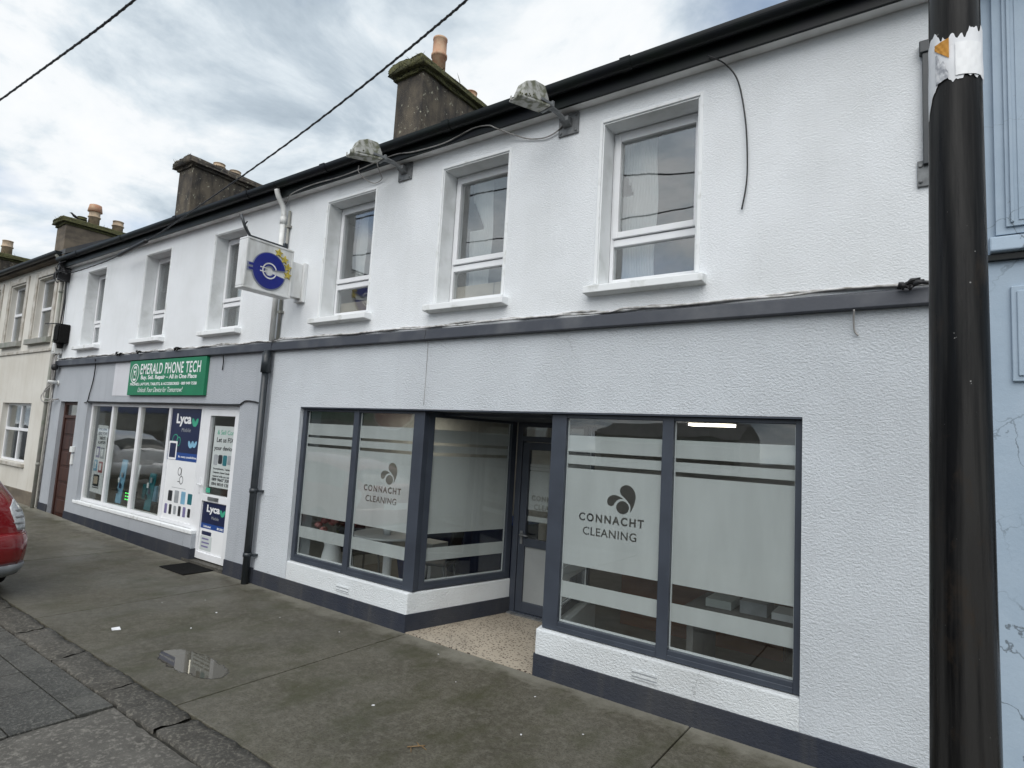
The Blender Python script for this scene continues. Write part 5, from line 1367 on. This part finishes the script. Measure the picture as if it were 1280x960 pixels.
for a, b_ in (((-2.60, -1.49), (-2.56, -1.53)), ((-2.57, -1.45), (-2.62, -1.42)), ((-2.56, -1.44), (-2.51, -1.45))): mb.tube([(*a, .01), (*b_, .006)], [.004, .002], 5)
tag(mb.build('twig', 'twig'), 'dry brown twig on the pavement in front of the right-hand window', 'twig')

# ------------------------------------------------------------------ jackdaw on the far chimney
o = thing('bird', 'small black bird perched on the brown chimney of the cream house', 'bird', (-22.3, 2.50, 8.10))
mb = MB(); BX = Vector((-22.3, 2.50, 8.10))
prof = [(-.17, .0, .012), (-.10, .02, .035), (-.03, .05, .06), (.05, .09, .062), (.10, .13, .045), (.14, .17, .042), (.18, .18, .034), (.21, .175, .012), (.25, .168, .003)]
pth = [BX+Vector((.0, -p[0], .10+p[1])) for p in prof]
mb.tube(pth, [p[2] for p in prof], 12)
mb.tube([pth[0], pth[0]+Vector((0, .12, -.03))], [.022, .03], 6)
mb.tube([BX+Vector((.02, 0, .12)), BX+Vector((.02, -.01, 0))], .006, 5); mb.tube([BX+Vector((-.02, 0, .12)), BX+Vector((-.02, -.01, 0))], .006, 5)
mb.xf(Matrix.Translation(BX) @ Matrix.Scale(.68, 4) @ Matrix.Translation(-BX)); mb.build('body', 'skin_bird', o, smooth=True)

# ------------------------------------------------------------------ parked cars
def make_car(label, paint):
    root = thing('parked_car', label, 'car', (0, 0, 0))
    #      x,    zb,  zmid, w,   zw,   zt,   wr,  wb
    ST = [(-.01, .42, .62, .62, .80, .96, .50, .50), (-.05, .31, .60, .795, .86, 1.02, .53, .62), (-.16, .25, .58, .848, .92, 1.13, .56, .74), (-.40, .24, .58, .858, .95, 1.27, .58, .78),
          (-.75, .22, .58, .86, .96, 1.38, .585, .80), (-1.3, .20, .58, .86, .95, 1.455, .58, .80), (-2.0, .20, .58, .86, .93, 1.49, .575, .80), (-2.55, .20, .58, .86, .91, 1.45, .57, .80),
          (-3.0, .20, .58, .86, .91, 1.20, .60, .80), (-3.3, .20, .58, .858, .90, .985, .66, .80), (-3.8, .21, .58, .85, .86, .90, .66, .78), (-4.2, .23, .56, .80, .76, .80, .60, .72), (-4.38, .30, .52, .68, .64, .68, .5, .58)]
    mb = MB(); rings = []
    for (x, zb, zm, w_, zw, zt, wr, wb) in ST:
        P = [(0, zb), (wb*.6, zb), (wb, zb+.015), (w_*.985, zb+.14), (w_, zm), (w_*.985, (zm+zw)/2+.03), (w_*.93, zw), (wr+.03, zt-.05), (wr*.72, zt), (0, zt+.015)]
        full = P+[(-a, b_) for a, b_ in reversed(P[1:-1])]
        rings.append([mb.bm.verts.new((x, a, b_)) for a, b_ in full])
    n = len(rings[0]); fs = []
    for i, (A, B) in enumerate(zip(rings, rings[1:])):
        for k in range(n):
            f = mb.bm.faces.new([A[k], A[(k+1) % n], B[(k+1) % n], B[k]])
            side = k in (6, n-7)
            top = k in (7, 8, n-9, n-8)
            if (side and 3 <= i <= 8) or (top and i in (1, 2, 7, 8)): f.material_index = 1
            fs.append(f)
    fs += [mb.bm.faces.new(rings[0]), mb.bm.faces.new(rings[-1])]
    bmesh.ops.recalc_face_normals(mb.bm, faces=fs)
    cage = mb.build('body', paint, root, subsurf=2)
    dg = bpy.context.evaluated_depsgraph_get(); dg.update()
    me = bpy.data.meshes.new_from_object(cage.evaluated_get(dg))
    bvh_bm = bmesh.new(); bvh_bm.from_mesh(me); bvh = BVHTree.FromBMesh(bvh_bm); bvh_bm.free()
    old = cage.data; cage.modifiers.clear()
    def split(idx):
        b_ = bmesh.new(); b_.from_mesh(me)
        bmesh.ops.delete(b_, geom=[f for f in b_.faces if f.material_index != idx], context='FACES')
        for f in b_.faces: f.material_index = 0; f.smooth = True
        m2 = bpy.data.meshes.new('body'); b_.to_mesh(m2); b_.free(); return m2
    cage.data = split(0); cage.data.materials.append(M[paint])
    gm = split(1); gm.materials.append(M['carglass'])
    g = bpy.data.objects.new('window_glass', gm); COL.objects.link(g); g.parent = root; ORG[g.name] = ORG[root.name]
    bpy.data.meshes.remove(me); bpy.data.meshes.remove(old)
    def patch(name, left, right, n, mth, off, mt, sgn):
        mb = MB(); V = []
        def at(poly, u):
            k = min(int(u*(len(poly)-1)), len(poly)-2); f = u*(len(poly)-1)-k
            return tuple(poly[k][c]*(1-f)+poly[k+1][c]*f for c in (0, 1))
        for j in range(mth+1):
            l, r_ = at(left, j/mth), at(right, j/mth); row = []
            for i in range(n+1):
                y = l[0]+(r_[0]-l[0])*i/n; z = l[1]+(r_[1]-l[1])*i/n
                h = bvh.ray_cast(Vector((1.5, y*sgn, z)), Vector((-1, 0, 0)))
                x = h[0].x if h[0] else -.35
                row.append(mb.bm.verts.new((max(x, -.4)+off, y*sgn, z)))
            V.append(row)
        for j in range(mth):
            for i in range(n): mb.bm.faces.new([V[j][i], V[j][i+1], V[j+1][i+1], V[j+1][i]])
        o_ = mb.build(name, mt, root, smooth=True)
        s_ = o_.modifiers.new('thick', 'SOLIDIFY'); s_.thickness = .012; s_.offset = 0
        return o_
    for sgn in (1, -1):
        tl = patch('tail_light', [(.700, .985), (.655, .92), (.668, .86), (.70, .78), (.735, .69)], [(.715, .985), (.755, .92), (.785, .86), (.805, .78), (.812, .69)], 8, 12, .004, 'lamp_lens', sgn)
        for zz in (.75, .81, .87): 
            b2 = patch('lamp_reflector', [(.72, zz), (.69, zz+.02)], [(.79, zz), (.775, zz+.02)], 6, 2, .007, 'alloy', sgn); b2.parent = tl
    # rear bumper with grey valance
    mb = MB(); P = []
    out_ = [(-.62, .775), (-.25, .862), (-.09, .838), (.02, .70), (.055, .40), (.06, 0)]
    loop = [(x, y) for x, y in out_]+[(x, -y) for x, y in reversed(out_[:-1])]
    def band(mb, z0, z1, g0, g1):
        A = [mb.bm.verts.new((x+(g0 if x > -.3 else 0), y*(1+g0*.5), z0)) for x, y in loop]; B = [mb.bm.verts.new((x+(g1 if x > -.3 else 0), y*(1+g1*.5), z1)) for x, y in loop]
        for k in range(len(loop)-1): mb.bm.faces.new([A[k], A[k+1], B[k+1], B[k]])
    band(mb, .36, .46, -.015, .012); band(mb, .46, .60, .012, .012); band(mb, .60, .655, .012, -.03)
    bmesh.ops.remove_doubles(mb.bm, verts=mb.bm.verts, dist=1e-4)
    o_ = mb.build('bumper', paint, root, smooth=True, subsurf=1); s_ = o_.modifiers.new('t', 'SOLIDIFY'); s_.thickness = .02
    mb = MB(); band(mb, .24, .30, -.10, -.045); band(mb, .30, .358, -.045, -.02)
    bmesh.ops.remove_doubles(mb.bm, verts=mb.bm.verts, dist=1e-4)
    o_ = mb.build('valance', 'greytxt' if paint == 'redpaint' else 'blackplastic', root, smooth=True); s_ = o_.modifiers.new('t', 'SOLIDIFY'); s_.thickness = .02
    mb = MB(); mb.box(.062, .075, -.26, .26, .62, .73); mb.build('number_plate', 'white', root, bevel=.004)
    mb = MB(); mb.tube([(.0, .0, .955), (-.03, .12, 1.02), (-.10, .30, 1.10)], .008, 5); mb.build('wiper', 'blackplastic', root)
    for (wx, wy) in ((-.86, .76), (-.86, -.76), (-3.48, .76), (-3.48, -.76)):
        sg = 1 if wy > 0 else -1
        mb = MB(); mb.lathe((wx, wy, .31), [(.20, -.10*sg), (.30, -.095*sg), (.31, -.06*sg), (.31, .07*sg), (.295, .105*sg), (.21, .11*sg)], 32, 'y'); ty = mb.build('tyre', 'rubber', root)
        mb = MB(); mb.lathe((wx, wy, .31), [(.208, .07*sg), (.208, .112*sg), (.19, .095*sg), (.06, .085*sg), (.05, .115*sg)], 24, 'y')
        for k in range(5):
            a = k*2*math.pi/5; mb.tube([(wx+.04*math.cos(a), wy+.105*sg, .31+.04*math.sin(a)), (wx+.195*math.cos(a), wy+.108*sg, .31+.195*math.sin(a))], .018, 6)
        mb.build('rim', 'alloy', ty)
    for sgn in (1, -1):
        mb = MB(); mb.hexa([(-4.16, .50*sgn, .60), (-3.95, .80*sgn, .62), (-3.93, .79*sgn, .62), (-4.12, .49*sgn, .60), (-4.20, .50*sgn, .72), (-3.90, .80*sgn, .80), (-3.85, .78*sgn, .80), (-4.1, .48*sgn, .74)]); mb.build('headlight', 'lamp_lens', root)
        mb = MB(); mb.box(-3.02, -2.86, min(.85*sgn, 1.0*sgn), max(.85*sgn, 1.0*sgn), .95, 1.07); mb.build('wing_mirror', paint, root, bevel=.03)
    return root
CARX, CARY = -7.56, -2.85
car = make_car('shiny red hatchback with clear tail lamp, its rear corner at the left edge', 'redpaint')
car.location = (CARX, CARY, gz(-9.8)-.01)
ORG[car.name] = Vector((0, 0, 0))
car2 = make_car('silver hatchback parked farther along the kerb, mirrored in the phone shop glass', 'silver')
car2.location = (-17.2, -2.95, gz(-19)-.01)

# ------------------------------------------------------------------ houses across the street, mirrored in the glass
def far_house(label, x0, x1, y, h, wallm, shopm, n, roofh=2.2, oval=None):
    o = thing('town_house', label, 'house', ((x0+x1)/2, y, 0), 'houses across the street')
    mb = MB(); mb.box(x0, x1, y-7, y, -.07, h); mb.build('wall', wallm, o)
    mb = MB(); mb.prism([(y+.2, h), (y-3.5, h+roofh), (y-7.2, h)], 'x', x0, x1); mb.build('roof', 'slate', o)
    mb = MB(); mb.box(x0+.2, x1-.2, y+.001, y+.15, 2.55, 3.25 if h > 4 else 2.85); mb.build('fascia', shopm, o)
    mb = MB(); mb.box(x0+.5, x1-.5, y+.001, y+.06, .5, 2.4); mb.build('shop_window', 'carglass', o)
    st = (x1-x0)/n
    for k in range(n):
        if h < 5: break
        cx = x0+st*(k+.5); mb = MB(); mb.box(cx-.5, cx+.5, y+.001, y+.05, 3.7, 5.1); wd = mb.build('window', 'upvc', o)
        mb = MB(); mb.box(cx-.42, cx+.42, y+.0505, y+.06, 3.78, 5.02); mb.build('pane', 'carglass', wd)
    if oval is not None:
        mb = MB(); mb.prism([(oval+1.5*math.cos(a), 2.9+.75*math.sin(a)) for a in [k*math.pi/16 for k in range(32)]], 'y', y+.16, y+.22); mb.build('sign_outline', 'white', o)
        mb = MB(); mb.prism([(oval+1.4*math.cos(a), 2.9+.65*math.sin(a)) for a in [k*math.pi/16 for k in range(32)]], 'y', y+.2205, y+.25); mb.build('oval_sign', 'redprint', o)
    return o
far_house('green fronted house with red oval sign across the street', -33, -20.2, -17, 5.6, 'far_grey', 'far_green', 4, 2.0, -22.4)
far_house('pale house with dark shop fascia across the street', -46, -33.2, -17, 6.2, 'cream', 'teal', 4)
far_house('grey house with blue fascia farther along the street', -60, -46.3, -17, 6.0, 'far_grey', 'royal', 4)
far_house('brick house standing back across the open yard', -7, 3, -42, 2.9, 'brick', 'redprint', 4, 1.1)
far_house('low grey building standing back across the yard', -26, -13, -46, 3.1, 'far_grey', 'far_green', 4, 1.5)
